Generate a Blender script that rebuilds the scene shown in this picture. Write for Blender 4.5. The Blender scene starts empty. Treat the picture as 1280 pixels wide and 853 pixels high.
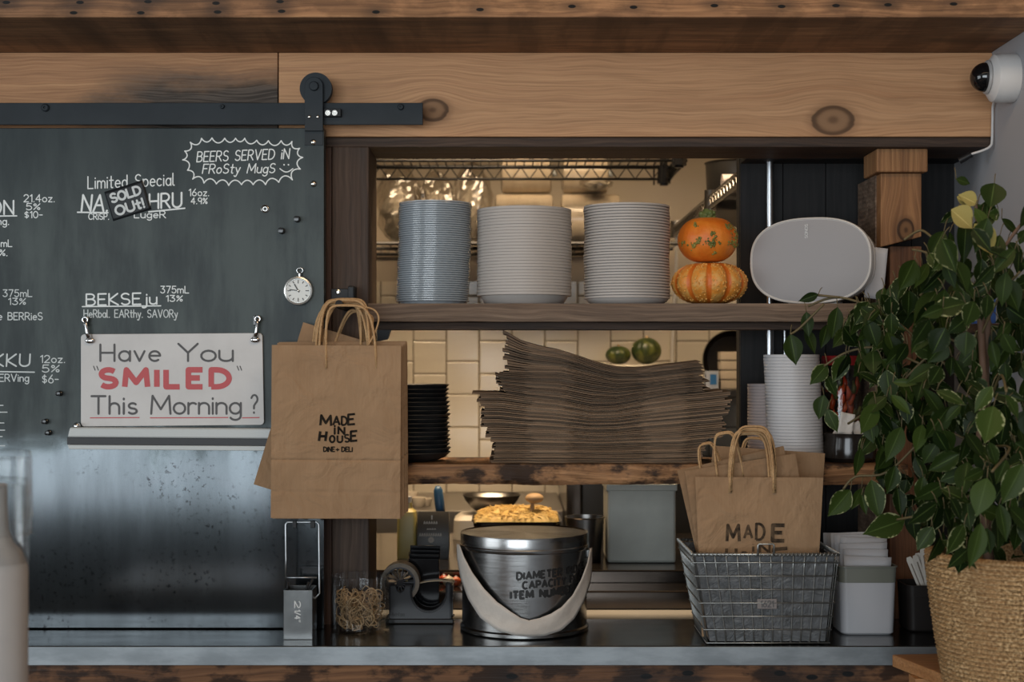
import bpy, math, random
from mathutils import Vector, Matrix, Euler, noise

# ------------------------------------------------------------------ camera, light, exposure
F, ZC, HY = 1800.0, 1.58, 455.0          # focal length in pixels of a 1280 px wide frame, eye height, horizon row
scene = bpy.context.scene
COL = scene.collection

def X(px, Y): return (px - 640.0) * Y / F
def Z(py, Y): return ZC - (py - HY) * Y / F
def P(px, py, Y): return Vector((X(px, Y), Y, Z(py, Y)))
def S(n, Y): return n * Y / F

cam_data = bpy.data.cameras.new('camera')
cam_data.sensor_width = 36.0
cam_data.lens = F / 1280.0 * 36.0
cam_data.shift_y = (HY - 426.5) / 1280.0
cam_data.clip_start = 0.05
cam_data.dof.use_dof = True
cam_data.dof.focus_distance = 2.82
cam_data.dof.aperture_fstop = 4.5
cam = bpy.data.objects.new('camera', cam_data)
cam.location = (0, 0, ZC)
cam.rotation_euler = (math.pi / 2, 0, 0)
COL.objects.link(cam)
scene.camera = cam

scene.view_settings.view_transform = 'Standard'
scene.view_settings.look = 'None'
scene.view_settings.gamma = 1.0
scene.view_settings.use_curve_mapping = False
scene.view_settings.exposure = 0.42
try:
    scene.cycles.use_denoising = True
    scene.cycles.max_bounces = 8
    scene.cycles.transparent_max_bounces = 12
    scene.cycles.caustics_reflective = False
    scene.cycles.caustics_refractive = False
except Exception:
    pass

world = bpy.data.worlds.new('world')
scene.world = world
world.use_nodes = True
world.node_tree.nodes['Background'].inputs[0].default_value = (0.6, 0.72, 0.85, 1)
world.node_tree.nodes['Background'].inputs[1].default_value = 0.05

def area(name, loc, target, sx, sy, power, col, spread=180):
    d = bpy.data.lights.new(name, 'AREA')
    d.shape = 'RECTANGLE'; d.size = sx; d.size_y = sy
    d.energy = power; d.color = col; d.spread = math.radians(spread)
    o = bpy.data.objects.new(name, d)
    o.location = loc
    o.rotation_euler = (Vector(target) - Vector(loc)).to_track_quat('-Z', 'Y').to_euler()
    COL.objects.link(o)
    return o

# daylight through the shop front behind the camera, a side window, warm kitchen ceiling lamps
area('window_daylight', (-1.5, -3.55, 1.68), (-1.5, 0, 1.68), 4.2, 2.02, 130, (0.86, 0.94, 1.0))
area('side_daylight', (-3.95, 0.3, 1.7), (0, 0.3, 1.7), 2.6, 1.9, 42, (0.88, 0.95, 1.0))
area('kitchen_lamp', (-0.2, 3.6, 2.80), (-0.2, 4.35, 0), 1.5, 0.35, 22, (1.0, 0.73, 0.45), 115)
area('kitchen_lamp', (0.75, 3.8, 2.80), (0.75, 3.9, 0), 0.5, 0.3, 4, (1.0, 0.71, 0.40))
area('dining_lamp', (0.3, 1.5, 2.93), (0.3, 1.9, 0), 1.6, 0.5, 10, (1.0, 0.70, 0.42))

# ------------------------------------------------------------------ mesh builder
class MB:
    def __init__(self):
        self.v = []; self.f = []; self.uv = []; self.rnd = []; self.k = 0
    def add(self, verts, faces):
        n = len(self.v)
        self.v.extend(Vector(p) for p in verts)
        self.f.extend(tuple(i + n for i in f) for f in faces)
        return self
    def box(self, x0, x1, y0, y1, z0, z1):
        return self.add([(x0, y0, z0), (x1, y0, z0), (x1, y1, z0), (x0, y1, z0), (x0, y0, z1), (x1, y0, z1), (x1, y1, z1), (x0, y1, z1)],
                        [(3, 2, 1, 0), (4, 5, 6, 7), (0, 1, 5, 4), (1, 2, 6, 5), (2, 3, 7, 6), (3, 0, 4, 7)])
    def obox(self, c, size, rot=None):
        sx, sy, sz = (s / 2 for s in size)
        R = rot.to_matrix() if rot is not None and not isinstance(rot, Matrix) else (rot or Matrix.Identity(3))
        c = Vector(c)
        vs = [c + R @ Vector((a * sx, b * sy, d * sz)) for d in (-1, 1) for (a, b) in ((-1, -1), (1, -1), (1, 1), (-1, 1))]
        return self.add(vs, [(3, 2, 1, 0), (4, 5, 6, 7), (0, 1, 5, 4), (1, 2, 6, 5), (2, 3, 7, 6), (3, 0, 4, 7)])
    def tube(self, pts, r, n=8, closed=False, caps=True):
        pts = [Vector(p) for p in pts]
        m = len(pts)
        rs = r if isinstance(r, (list, tuple)) else [r] * m
        up = None; rings = []
        for i in range(m):
            a = pts[i - 1] if (i > 0 or closed) else pts[i]
            b = pts[(i + 1) % m] if (i < m - 1 or closed) else pts[i]
            t = (b - a)
            t = t.normalized() if t.length > 1e-9 else Vector((0, 0, 1))
            if up is None:
                up = Vector((0, 0, 1)) if abs(t.z) < 0.9 else Vector((0, 1, 0))
            u = (up - t * up.dot(t))
            u = u.normalized() if u.length > 1e-6 else t.orthogonal().normalized()
            w = t.cross(u); up = u
            rings.append([pts[i] + (u * math.cos(2 * math.pi * k / n) + w * math.sin(2 * math.pi * k / n)) * rs[i] for k in range(n)])
        vs = [p for R in rings for p in R]; fs = []
        for i in range(m if closed else m - 1):
            j = (i + 1) % m
            for k in range(n):
                l = (k + 1) % n
                fs.append((i * n + k, i * n + l, j * n + l, j * n + k))
        if caps and not closed:
            fs.append(tuple(range(n - 1, -1, -1)))
            fs.append(tuple((m - 1) * n + k for k in range(n)))
        return self.add(vs, fs)
    def lathe(self, prof, c=(0, 0, 0), n=48, M=None, sx=1.0, sy=1.0):
        c = Vector(c); M = M or Matrix.Identity(3)
        vs = []; fs = []; idx = []
        for (r, z) in prof:
            if r < 1e-6:
                idx.append([len(vs)]); vs.append(c + M @ Vector((0, 0, z)))
            else:
                idx.append(list(range(len(vs), len(vs) + n)))
                vs.extend(c + M @ Vector((r * sx * math.cos(2 * math.pi * k / n), r * sy * math.sin(2 * math.pi * k / n), z)) for k in range(n))
        for a, b in zip(idx, idx[1:]):
            for k in range(n):
                l = (k + 1) % n
                if len(a) == 1 and len(b) == 1: continue
                if len(a) == 1: fs.append((a[0], b[l], b[k]))
                elif len(b) == 1: fs.append((a[k], a[l], b[0]))
                else: fs.append((a[k], a[l], b[l], b[k]))
        return self.add(vs, fs)
    def prism(self, poly, y0, y1):
        """poly: (x, z) outline, counter-clockwise seen from -Y; extruded from y0 (front) to y1"""
        n = len(poly)
        vs = [(x, y0, z) for x, z in poly] + [(x, y1, z) for x, z in poly]
        fs = [tuple(range(n)), tuple(range(2 * n - 1, n - 1, -1))]
        fs += [(i, i + n, (i + 1) % n + n, (i + 1) % n) for i in range(n)]
        return self.add(vs, fs)
    def prismz(self, poly, z0, z1):
        n = len(poly)
        vs = [(x, y, z0) for x, y in poly] + [(x, y, z1) for x, y in poly]
        fs = [tuple(range(n - 1, -1, -1)), tuple(range(n, 2 * n))]
        fs += [(i, (i + 1) % n, (i + 1) % n + n, i + n) for i in range(n)]
        return self.add(vs, fs)
    def sphere(self, c, r, nu=16, nv=10):
        rx, ry, rz = (r, r, r) if not isinstance(r, (tuple, list)) else r
        prof = [(math.sin(math.pi * i / nv), -math.cos(math.pi * i / nv)) for i in range(nv + 1)]
        prof = [(0 if i in (0, nv) else a, b) for i, (a, b) in enumerate(prof)]
        n0 = len(self.v)
        self.lathe(prof, (0, 0, 0), nu)
        c = Vector(c)
        for i in range(n0, len(self.v)):
            p = self.v[i]; self.v[i] = Vector((p.x * rx, p.y * ry, p.z * rz)) + c
        return self
    def loft(self, rings, cap0=True, cap1=True):
        n = len(rings[0]); vs = [p for r in rings for p in r]; fs = []
        for i in range(len(rings) - 1):
            for k in range(n):
                l = (k + 1) % n
                fs.append((i * n + k, i * n + l, (i + 1) * n + l, (i + 1) * n + k))
        if cap0: fs.append(tuple(range(n - 1, -1, -1)))
        if cap1: fs.append(tuple((len(rings) - 1) * n + k for k in range(n)))
        return self.add(vs, fs)
    def grid(self, fn, nu, nv):
        vs = [fn(i / nu, j / nv) for j in range(nv + 1) for i in range(nu + 1)]
        fs = [(j * (nu + 1) + i, j * (nu + 1) + i + 1, (j + 1) * (nu + 1) + i + 1, (j + 1) * (nu + 1) + i) for j in range(nv) for i in range(nu)]
        return self.add(vs, fs)
    def stroke(self, pts, hw, fn, caps=True):
        """flat ribbon along 2-D points; fn maps (u, v) to the surface"""
        f0, e = fn, 1e-4 * (1 + abs(pts[0][0]))
        o = f0(*pts[0]); nn = (f0(pts[0][0] + e, pts[0][1]) - o).cross(f0(pts[0][0], pts[0][1] + e) - o).normalized()
        def fn(u, v):
            return f0(u, v) + nn * (self.k % 40) * 5e-6
        for (a, b) in zip(pts, pts[1:]):
            self.k += 1
            dx, dy = b[0] - a[0], b[1] - a[1]; L = math.hypot(dx, dy)
            if L < 1e-9: continue
            nx, ny = -dy / L * hw, dx / L * hw
            self.add([fn(a[0] - nx, a[1] - ny), fn(b[0] - nx, b[1] - ny), fn(b[0] + nx, b[1] + ny), fn(a[0] + nx, a[1] + ny)], [(0, 1, 2, 3)])
        for i, p in enumerate(pts):
            self.k += 1
            if caps or 0 < i < len(pts) - 1:
                self.add([fn(p[0] + hw * math.cos(k * math.pi / 4), p[1] + hw * math.sin(k * math.pi / 4)) for k in range(8)], [tuple(range(8))])
        return self
    def build(self, name, mat, parent=None, loc=None, smooth=False, bevel=0, solid=0):
        me = bpy.data.meshes.new(name)
        off = Vector((0, 0, 0))
        if parent is not None:
            q = parent
            while q is not None:
                off = off + q.location; q = q.parent
        if loc is not None: off = Vector(loc)
        me.from_pydata([tuple(p - off) for p in self.v], [], self.f)
        if self.uv:
            uvl = me.uv_layers.new(name='leaf'); rl = me.uv_layers.new(name='rnd')
            for lp in me.loops:
                uvl.data[lp.index].uv = self.uv[lp.vertex_index]
                rl.data[lp.index].uv = self.rnd[lp.vertex_index]
        me.update(); me.validate()
        if mat: me.materials.append(mat)
        o = bpy.data.objects.new(name, me)
        COL.objects.link(o)
        if parent is not None: o.parent = parent
        elif loc is not None: o.location = loc
        if smooth:
            for p in me.polygons: p.use_smooth = True
            if smooth != True:
                me.set_sharp_from_angle(angle=math.radians(smooth))
        if solid:
            m = o.modifiers.new('solid', 'SOLIDIFY'); m.thickness = solid; m.offset = 0
        if bevel:
            m = o.modifiers.new('bevel', 'BEVEL'); m.width = bevel; m.segments = 2; m.limit_method = 'ANGLE'; m.angle_limit = math.radians(40)
        return o

def tag(o, label=None, cat=None, group=None, kind=None):
    if label: o['label'] = label
    if cat: o['category'] = cat
    if group: o['group'] = group
    if kind: o['kind'] = kind
    return o
def thing(name, label, cat, loc, group=None):
    o = bpy.data.objects.new(name, None)
    o.empty_display_size = 0.02
    o.location = loc
    COL.objects.link(o)
    return tag(o, label, cat, group)
def copy_tree(o, parent=None):
    c = o.copy(); COL.objects.link(c)
    if parent is not None: c.parent = parent
    for ch in list(o.children): copy_tree(ch, c)
    return c
def struct(mb, name, mat, label=None, **k):
    o = mb.build(name, mat, **k); o['kind'] = 'structure'
    if label: o['label'] = label
    return o
def nth(i):
    return '%d%s' % (i, 'th' if 10 <= i % 100 <= 20 else {1: 'st', 2: 'nd', 3: 'rd'}.get(i % 10, 'th'))

# ------------------------------------------------------------------ materials
class NT:
    def __init__(self, name):
        self.m = bpy.data.materials.new(name); self.m.use_nodes = True
        self.t = self.m.node_tree; self.b = self.t.nodes['Principled BSDF']
    def n(self, ty, **k):
        x = self.t.nodes.new(ty)
        for a, v in k.items(): setattr(x, a, v)
        return x
    def link(self, a, b): self.t.links.new(a, b)
    def _in(self, sock, v):
        if hasattr(v, 'is_linked') or hasattr(v, 'links'): self.link(v, sock)
        else: sock.default_value = v
    def math(self, op, a, b=0.0, clamp=False):
        x = self.n('ShaderNodeMath', operation=op, use_clamp=clamp)
        self._in(x.inputs[0], a); self._in(x.inputs[1], b)
        return x.outputs[0]
    def obj(self):
        return self.n('ShaderNodeTexCoord').outputs['Object']
    def sep(self, v):
        x = self.n('ShaderNodeSeparateXYZ'); self.link(v, x.inputs[0]); return x.outputs
    def comb(self, a, b, c):
        x = self.n('ShaderNodeCombineXYZ')
        for s, v in zip(x.inputs, (a, b, c)): self._in(s, v)
        return x.outputs[0]
    def noise(self, vec, scale, detail=4, rough=0.6, dist=0.0):
        x = self.n('ShaderNodeTexNoise')
        if vec is not None: self.link(vec, x.inputs['Vector'])
        x.inputs['Scale'].default_value = scale; x.inputs['Detail'].default_value = detail
        x.inputs['Roughness'].default_value = rough; x.inputs['Distortion'].default_value = dist
        return x.outputs['Fac']
    def ramp(self, fac, stops):
        x = self.n('ShaderNodeValToRGB'); self.link(fac, x.inputs[0])
        e = x.color_ramp.elements
        while len(e) < len(stops): e.new(0.5)
        for el, (p, c) in zip(e, stops):
            el.position = p; el.color = (c, c, c, 1) if not isinstance(c, tuple) else (*c[:3], 1)
        return x.outputs[0]
    def mix(self, fac, a, b, mode='MIX'):
        x = self.n('ShaderNodeMix', data_type='RGBA', blend_type=mode)
        self._in(x.inputs[0], fac)
        for s, v in ((x.inputs[6], a), (x.inputs[7], b)):
            if isinstance(v, tuple): s.default_value = (*v[:3], 1)
            else: self.link(v, s)
        return x.outputs[2]
    def maprange(self, v, a, b, c=0.0, d=1.0, smooth=True):
        x = self.n('ShaderNodeMapRange', interpolation_type='SMOOTHSTEP' if smooth else 'LINEAR')
        self.link(v, x.inputs[0])
        for s, q in zip(x.inputs[1:5], (a, b, c, d)): s.default_value = q
        return x.outputs[0]
    def bump(self, h, strength=0.3, dist=0.01):
        x = self.n('ShaderNodeBump'); self.link(h, x.inputs['Height'])
        x.inputs['Strength'].default_value = strength; x.inputs['Distance'].default_value = dist
        self.link(x.outputs[0], self.b.inputs['Normal'])
    def set(self, **k):
        names = dict(col='Base Color', rough='Roughness', metal='Metallic', trans='Transmission Weight', ior='IOR', spec='Specular IOR Level',
                     alpha='Alpha', coat='Coat Weight', sss='Subsurface Weight', aniso='Anisotropic')
        for a, v in k.items():
            s = self.b.inputs[names[a]]
            if isinstance(v, tuple): s.default_value = (*v[:3], 1)
            else: self._in(s, v)
        return self.m

def MAT(name, col, rough=0.5, metal=0.0, col2=None, vscale=6.0, bump=0.0, bscale=60.0, stretch=(1, 1, 1), rvar=0.0, vary=0.0, **k):
    t = NT(name)
    if col2 is not None or bump or rvar:
        s = t.sep(t.obj())
        vec = t.comb(t.math('MULTIPLY', s[0], stretch[0]), t.math('MULTIPLY', s[1], stretch[1]), t.math('MULTIPLY', s[2], stretch[2]))
    if col2 is not None:
        n = t.noise(vec, vscale, 5)
        cc = t.mix(t.maprange(n, 0.32, 0.68), col, col2)
        if vary:
            ri = t.n('ShaderNodeObjectInfo').outputs['Random']
            cc = t.mix(t.math('MULTIPLY', ri, vary), cc, tuple(x * 0.35 for x in col))
        t.set(col=cc)
    else: t.set(col=col)
    if rvar:
        t.set(rough=t.maprange(t.noise(vec, vscale * 1.7, 5), 0.3, 0.7, max(0.02, rough - rvar), rough + rvar))
    else: t.set(rough=rough)
    if bump: t.bump(t.noise(vec, bscale, 4), bump, 0.004)
    return t.set(metal=metal, **k)

def WOOD(name, c1, c2, c3, gx=1.6, gb=34.0, rough=0.65, axis='X', knots=(), spots=(), bump=0.35, seed=0.0, stain=None, blotch=0.0, spec=0.3):
    t = NT(name); s = t.sep(t.obj())
    a, b, c = (s[0], s[2], s[1]) if axis == 'X' else ((s[2], s[0], s[1]) if axis == 'Z' else (s[1], s[0], s[2]))
    a0, b0 = a, b
    ds = []
    for (ka, kb, kr) in knots:
        da = t.math('MULTIPLY', t.math('SUBTRACT', a0, ka), 0.72); db = t.math('SUBTRACT', b0, kb)
        d = t.math('SQRT', t.math('ADD', t.math('MULTIPLY', da, da), t.math('MULTIPLY', db, db)))
        q = t.math('DIVIDE', d, kr * 2.4)
        inf = t.math('POWER', 2.718, t.math('MULTIPLY', t.math('MULTIPLY', q, q), -1.0))
        b = t.math('SUBTRACT', b, t.math('MULTIPLY', t.math('MULTIPLY', db, inf), 0.82))
        ds.append((d, kr))
    wob = t.noise(t.comb(t.math('MULTIPLY', a, 1.3), c, t.math('MULTIPLY', b, 2.5)), 1.7, 3)
    b2 = t.math('ADD', b, t.math('MULTIPLY', wob, 0.05))
    vec = t.comb(t.math('ADD', t.math('MULTIPLY', a, gx), seed), t.math('MULTIPLY', c, gb * 0.6), t.math('MULTIPLY', b2, gb))
    n1 = t.noise(vec, 1.0, 6, 0.62, 0.4)
    fine = t.noise(t.comb(t.math('MULTIPLY', a, 7.0), t.math('MULTIPLY', c, 150.0), t.math('MULTIPLY', b2, 260.0)), 1.0, 3, 0.6)
    ring = t.math('ADD', t.math('MULTIPLY', t.math('SINE', t.math('ADD', t.math('MULTIPLY', b2, gb * 14.0), t.math('MULTIPLY', n1, 9.0))), 0.05), n1)
    col = t.ramp(ring, [(0.30, c1), (0.50, c2), (0.72, c3)])
    col = t.mix(t.maprange(fine, 0.35, 0.75, 0.0, 0.55), col, tuple(x * 0.62 for x in c1))
    if blotch:
        bl = t.noise(t.comb(t.math('MULTIPLY', a, 8.0), c, t.math('MULTIPLY', b, 16.0)), 1.4, 5, 0.6)
        col = t.mix(t.maprange(bl, 0.45, 0.58, 0.0, blotch), col, tuple(x * 0.25 for x in c1))
    if stain:
        (sa0, sa1, sb0, sb1, sc) = stain
        sn = t.noise(t.comb(t.math('MULTIPLY', a, 5.0), c, t.math('MULTIPLY', b, 12.0)), 1.5, 5)
        m = t.math('MULTIPLY', t.maprange(t.math('ADD', a0, t.math('MULTIPLY', t.math('SUBTRACT', sn, 0.5), 0.3)), sa0, sa1), t.maprange(t.math('ADD', b0, t.math('MULTIPLY', t.math('SUBTRACT', sn, 0.5), 0.09)), sb1, sb0))
        col = t.mix(m, col, t.mix(t.maprange(fine, 0.4, 0.6), sc, tuple(min(1, x * 2.4) for x in sc)))
    for d, kr in ds:
        rn = t.math('SINE', t.math('MULTIPLY', t.math('ADD', d, t.math('MULTIPLY', n1, kr * 0.5)), 6.5 / kr))
        kc = t.mix(t.maprange(rn, -1, 1), tuple(x * 0.55 for x in c2), tuple(x * 0.36 for x in c1))
        dn = t.math('ADD', d, t.math('MULTIPLY', t.math('SUBTRACT', n1, 0.5), kr * 0.6))
        col = t.mix(t.maprange(dn, kr * 1.5, kr * 1.0, 0.0, 0.55), col, tuple(x * 0.6 for x in c1))
        col = t.mix(t.maprange(dn, kr, kr * 0.9), col, kc)
        col = t.mix(t.math('MULTIPLY', t.maprange(dn, kr * 1.08, kr * 0.95), t.maprange(dn, kr * 0.7, kr * 0.9)), col, tuple(x * 0.25 for x in c1))
    for (ka, kb, kr) in spots:
        da = t.math('MULTIPLY', t.math('SUBTRACT', a0, ka), 0.45); db = t.math('SUBTRACT', b0, kb)
        d = t.math('SQRT', t.math('ADD', t.math('MULTIPLY', da, da), t.math('MULTIPLY', db, db)))
        dn = t.math('ADD', d, t.math('MULTIPLY', t.math('SUBTRACT', n1, 0.5), kr * 1.6))
        col = t.mix(t.maprange(dn, kr * 2.6, kr * 0.4, 0.0, 0.5), col, (0.016, 0.014, 0.014))
        col = t.mix(t.maprange(d, kr * 0.5, kr * 0.35), col, (0.004, 0.004, 0.004))
    t.set(col=col, rough=t.maprange(n1, 0.3, 0.7, rough - 0.08, rough + 0.1), spec=spec)
    t.bump(t.math('ADD', t.math('MULTIPLY', n1, 0.6), fine), bump, 0.003)
    return t.m

# ------------------------------------------------------------------ hand lettering: one stroke font
def arc(cx, cy, rx, ry, a0, a1, n=9):
    return [(cx + rx * math.cos(math.radians(a0 + (a1 - a0) * i / n)), cy + ry * math.sin(math.radians(a0 + (a1 - a0) * i / n))) for i in range(n + 1)]
GL = {
 'A': (.72, [[(0, 0), (.36, 1), (.72, 0)], [(.13, .36), (.59, .36)]]),
 'B': (.58, [[(0, 0), (0, 1), (.28, 1)] + arc(.28, .77, .24, .23, 90, -90) + [(0, .54), (.3, .54)] + arc(.3, .27, .28, .27, 90, -90) + [(0, 0)]]),
 'C': (.64, [arc(.36, .5, .36, .5, 48, 312, 14)]),
 'D': (.66, [[(0, 0), (0, 1), (.2, 1)] + arc(.2, .5, .46, .5, 90, -90, 12) + [(0, 0)]]),
 'E': (.52, [[(.52, 1), (0, 1), (0, 0), (.52, 0)], [(0, .52), (.42, .52)]]),
 'F': (.5, [[(.52, 1), (0, 1), (0, 0)], [(0, .52), (.4, .52)]]),
 'G': (.7, [arc(.36, .5, .36, .5, 50, 345, 14) + [(.7, .45), (.42, .45)]]),
 'H': (.62, [[(0, 0), (0, 1)], [(.62, 0), (.62, 1)], [(0, .5), (.62, .5)]]),
 'I': (.04, [[(.02, 0), (.02, 1)]]),
 'K': (.6, [[(0, 0), (0, 1)], [(.56, 1), (.02, .45), (.6, 0)]]),
 'L': (.5, [[(0, 1), (0, 0), (.5, 0)]]),
 'M': (.84, [[(0, 0), (.06, 1), (.42, .25), (.78, 1), (.84, 0)]]),
 'N': (.64, [[(0, 0), (0, 1), (.64, 0), (.64, 1)]]),
 'O': (.74, [arc(.37, .5, .37, .5, 90, 450, 18)]),
 'P': (.56, [[(0, 0), (0, 1), (.28, 1)] + arc(.28, .73, .27, .27, 90, -90) + [(0, .46)]]),
 'R': (.6, [[(0, 0), (0, 1), (.28, 1)] + arc(.28, .74, .27, .26, 90, -90) + [(0, .48)], [(.26, .48), (.6, 0)]]),
 'S': (.56, [arc(.28, .75, .26, .25, 35, 270, 10) + arc(.28, .25, .28, .25, 90, -150, 10)]),
 'T': (.66, [[(0, 1), (.66, 1)], [(.33, 1), (.33, 0)]]),
 'U': (.62, [[(0, 1), (0, .3)] + arc(.31, .3, .31, .3, 180, 360, 9) + [(.62, 1)]]),
 'V': (.66, [[(0, 1), (.33, 0), (.66, 1)]]),
 'Y': (.66, [[(0, 1), (.33, .48), (.66, 1)], [(.33, .48), (.33, 0)]]),
 'Z': (.58, [[(0, 1), (.58, 1), (0, 0), (.58, 0)]]),
 'X': (.6, [[(0, 0), (.6, 1)], [(0, 1), (.6, 0)]]),
 'a': (.48, [arc(.24, .3, .24, .3, 20, 380, 14), [(.48, .6), (.48, 0)]]),
 'b': (.48, [[(0, 1), (0, 0)], arc(.24, .3, .24, .3, 180, 540, 14)]),
 'c': (.44, [arc(.25, .3, .25, .3, 48, 312, 12)]),
 'd': (.48, [arc(.24, .3, .24, .3, 0, 360, 14), [(.48, 1), (.48, 0)]]),
 'e': (.48, [[(.02, .32), (.47, .32)] + arc(.25, .3, .24, .3, 5, 310, 13)]),
 'g': (.48, [arc(.24, .3, .24, .3, 20, 380, 14), [(.48, .6), (.48, -.1)] + arc(.24, -.1, .24, .24, 0, -150, 8)]),
 'h': (.46, [[(0, 1), (0, 0)], [(0, .34)] + arc(.23, .36, .23, .24, 180, 0) + [(.46, 0)]]),
 'i': (.04, [[(.02, 0), (.02, .6)], [(.02, .82), (.02, .86)]]),
 'j': (.2, [[(.2, .6), (.2, -.1)] + arc(.02, -.1, .18, .2, 0, -120, 7), [(.2, .82), (.2, .86)]]),
 'l': (.14, [[(0, 1), (0, .1)] + arc(.1, .1, .1, .1, 180, 290, 4)]),
 'm': (.74, [[(0, .6), (0, 0)], [(0, .36)] + arc(.185, .38, .185, .22, 180, 0) + [(.37, 0)], [(.37, .36)] + arc(.555, .38, .185, .22, 180, 0) + [(.74, 0)]]),
 'n': (.44, [[(0, .6), (0, 0)], [(0, .34)] + arc(.22, .37, .22, .23, 180, 0) + [(.44, 0)]]),
 'o': (.5, [arc(.25, .3, .25, .3, 90, 450, 14)]),
 'p': (.48, [[(0, .6), (0, -.35)], arc(.24, .3, .24, .3, 180, 540, 14)]),
 'r': (.32, [[(0, .6), (0, 0)], [(0, .34)] + arc(.2, .36, .2, .24, 180, 50, 6)]),
 's': (.4, [arc(.2, .45, .18, .15, 35, 270, 8) + arc(.2, .15, .2, .15, 90, -150, 8)]),
 't': (.36, [[(.16, .95), (.16, .1)] + arc(.26, .1, .1, .1, 180, 300, 4), [(0, .62), (.36, .62)]]),
 'u': (.46, [[(0, .6), (0, .22)] + arc(.23, .22, .23, .22, 180, 360) + [(.46, .6)], [(.46, .6), (.46, 0)]]),
 'v': (.44, [[(0, .6), (.22, 0), (.44, .6)]]),
 'y': (.46, [[(0, .6), (.24, .05)], [(.46, .6), (.14, -.34)] + arc(.04, -.26, .1, .1, -40, -170, 4)]),
 'z': (.42, [[(0, .6), (.42, .6), (0, 0), (.42, 0)]]),
 '0': (.56, [arc(.28, .5, .28, .5, 90, 450, 16)]),
 '1': (.2, [[(0, .8), (.2, 1), (.2, 0)]]),
 '2': (.54, [arc(.27, .72, .26, .28, 165, -30, 9) + [(0, 0), (.54, 0)]]),
 '3': (.54, [[(.02, 1), (.5, 1), (.22, .6)] + arc(.24, .3, .28, .3, 80, -150, 10)]),
 '4': (.58, [[(.42, 0), (.42, 1), (0, .32), (.58, .32)]]),
 '5': (.54, [[(.5, 1), (.08, 1), (.04, .56)] + arc(.25, .32, .28, .32, 115, -150, 10)]),
 '6': (.54, [[(.42, 1), (.08, .5)] + arc(.27, .28, .26, .28, 150, -210, 14)]),
 '7': (.52, [[(0, 1), (.52, 1), (.16, 0)]]),
 '9': (.54, [arc(.27, .7, .26, .3, 0, 360, 14) + [(.46, 0)]]),
 '%': (.6, [[(0, .05), (.6, .95)], arc(.12, .78, .12, .16, 0, 360, 8), arc(.48, .2, .12, .16, 0, 360, 8)]),
 '$': (.5, [arc(.25, .68, .22, .2, 35, 270, 8) + arc(.25, .28, .24, .2, 90, -150, 8), [(.25, 1.02), (.25, -.05)]]),
 '.': (.06, [[(.02, 0), (.05, .03)]]),
 ',': (.08, [[(.06, .06), (0, -.14)]]),
 '!': (.05, [[(.03, 1), (.03, .3)], [(.03, 0), (.03, .04)]]),
 '?': (.46, [arc(.23, .77, .22, .23, 165, -60, 9) + [(.2, .4), (.2, .24)], [(.2, 0), (.2, .04)]]),
 '+': (.4, [[(0, .4), (.4, .4)], [(.2, .2), (.2, .6)]]),
 '-': (.36, [[(0, .45), (.36, .45)]]),
 '/': (.44, [[(0, -.05), (.44, 1.05)]]),
 '"': (.22, [[(.04, 1.05), (0, .8)], [(.2, 1.05), (.16, .8)]]),
}
def write(mb, s, fn, u0, u1, v0, v1, hw, gap=0.2, slant=0.0, rise=0.0, caps=True, space=0.42):
    """lettering of text s inside u0..u1, cap height v0..v1, on the surface fn(u, v)"""
    tot = 0.0; pos = []
    for ch in s:
        w = space if ch == ' ' else GL[ch][0]
        pos.append(tot); tot += w + gap
    tot -= gap
    sx = (u1 - u0) / tot; sy = v1 - v0
    for ch, p in zip(s, pos):
        if ch == ' ': continue
        for st in GL[ch][1]:
            pts = []
            for (x, y) in st:
                u = u0 + (p + x) * sx + y * sy * slant
                pts.append((u, v0 + y * sy + rise * (u - u0)))
            mb.stroke(pts, hw, fn, caps)
    return mb

# ------------------------------------------------------------------ the setting
YW = 2.93          # face of the service wall
YB = 3.10          # its kitchen side
XR = X(1240, YW)   # right-hand wall
CT = 1.05          # counter top
rng = random.Random(7)

nails = [(X(px, 2.632), Z(py, 2.632), 0.0075) for px, py in
         ((8, 3), (100, 3), (185, 2), (270, 4), (350, 2), (92, 16), (176, 16), (272, 15), (352, 14), (600, 12), (715, 8), (792, 9), (893, 7), (977, 8), (1045, 7), (1110, 6), (1192, 5), (470, 15))]
m_beam = WOOD('reclaimed_beam', (0.14, 0.072, 0.038), (0.29, 0.15, 0.075), (0.44, 0.24, 0.12), gx=1.0, gb=34, rough=0.7, spots=nails, seed=3, blotch=0.35)
m_plank = WOOD('pale_plank', (0.53, 0.265, 0.125), (0.61, 0.325, 0.16), (0.67, 0.37, 0.19), gx=0.7, gb=75, rough=0.6,
               knots=((X(1041, YW), Z(150, YW), 0.031), (X(541, YW), Z(138, YW), 0.024)), seed=11, bump=0.2)
m_plank_old = WOOD('weathered_plank', (0.36, 0.175, 0.085), (0.50, 0.26, 0.13), (0.58, 0.32, 0.165), gx=0.9, gb=62, rough=0.7, seed=21,
                   stain=(X(90, YW), X(200, YW), Z(118, YW), Z(72, YW), (0.055, 0.042, 0.033)), bump=0.4)
m_header = WOOD('dark_header', (0.035, 0.022, 0.016), (0.072, 0.044, 0.030), (0.13, 0.082, 0.056), gx=1.5, gb=36, rough=0.65, seed=31)
m_post = WOOD('brown_post', (0.042, 0.026, 0.018), (0.078, 0.050, 0.036), (0.12, 0.082, 0.060), gx=1.4, gb=44, axis='Z', rough=0.65, seed=41, bump=0.45)
m_red_board = WOOD('red_brown_board', (0.035, 0.017, 0.010), (0.07, 0.034, 0.02), (0.11, 0.055, 0.032), axis='Z', seed=43)
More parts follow.
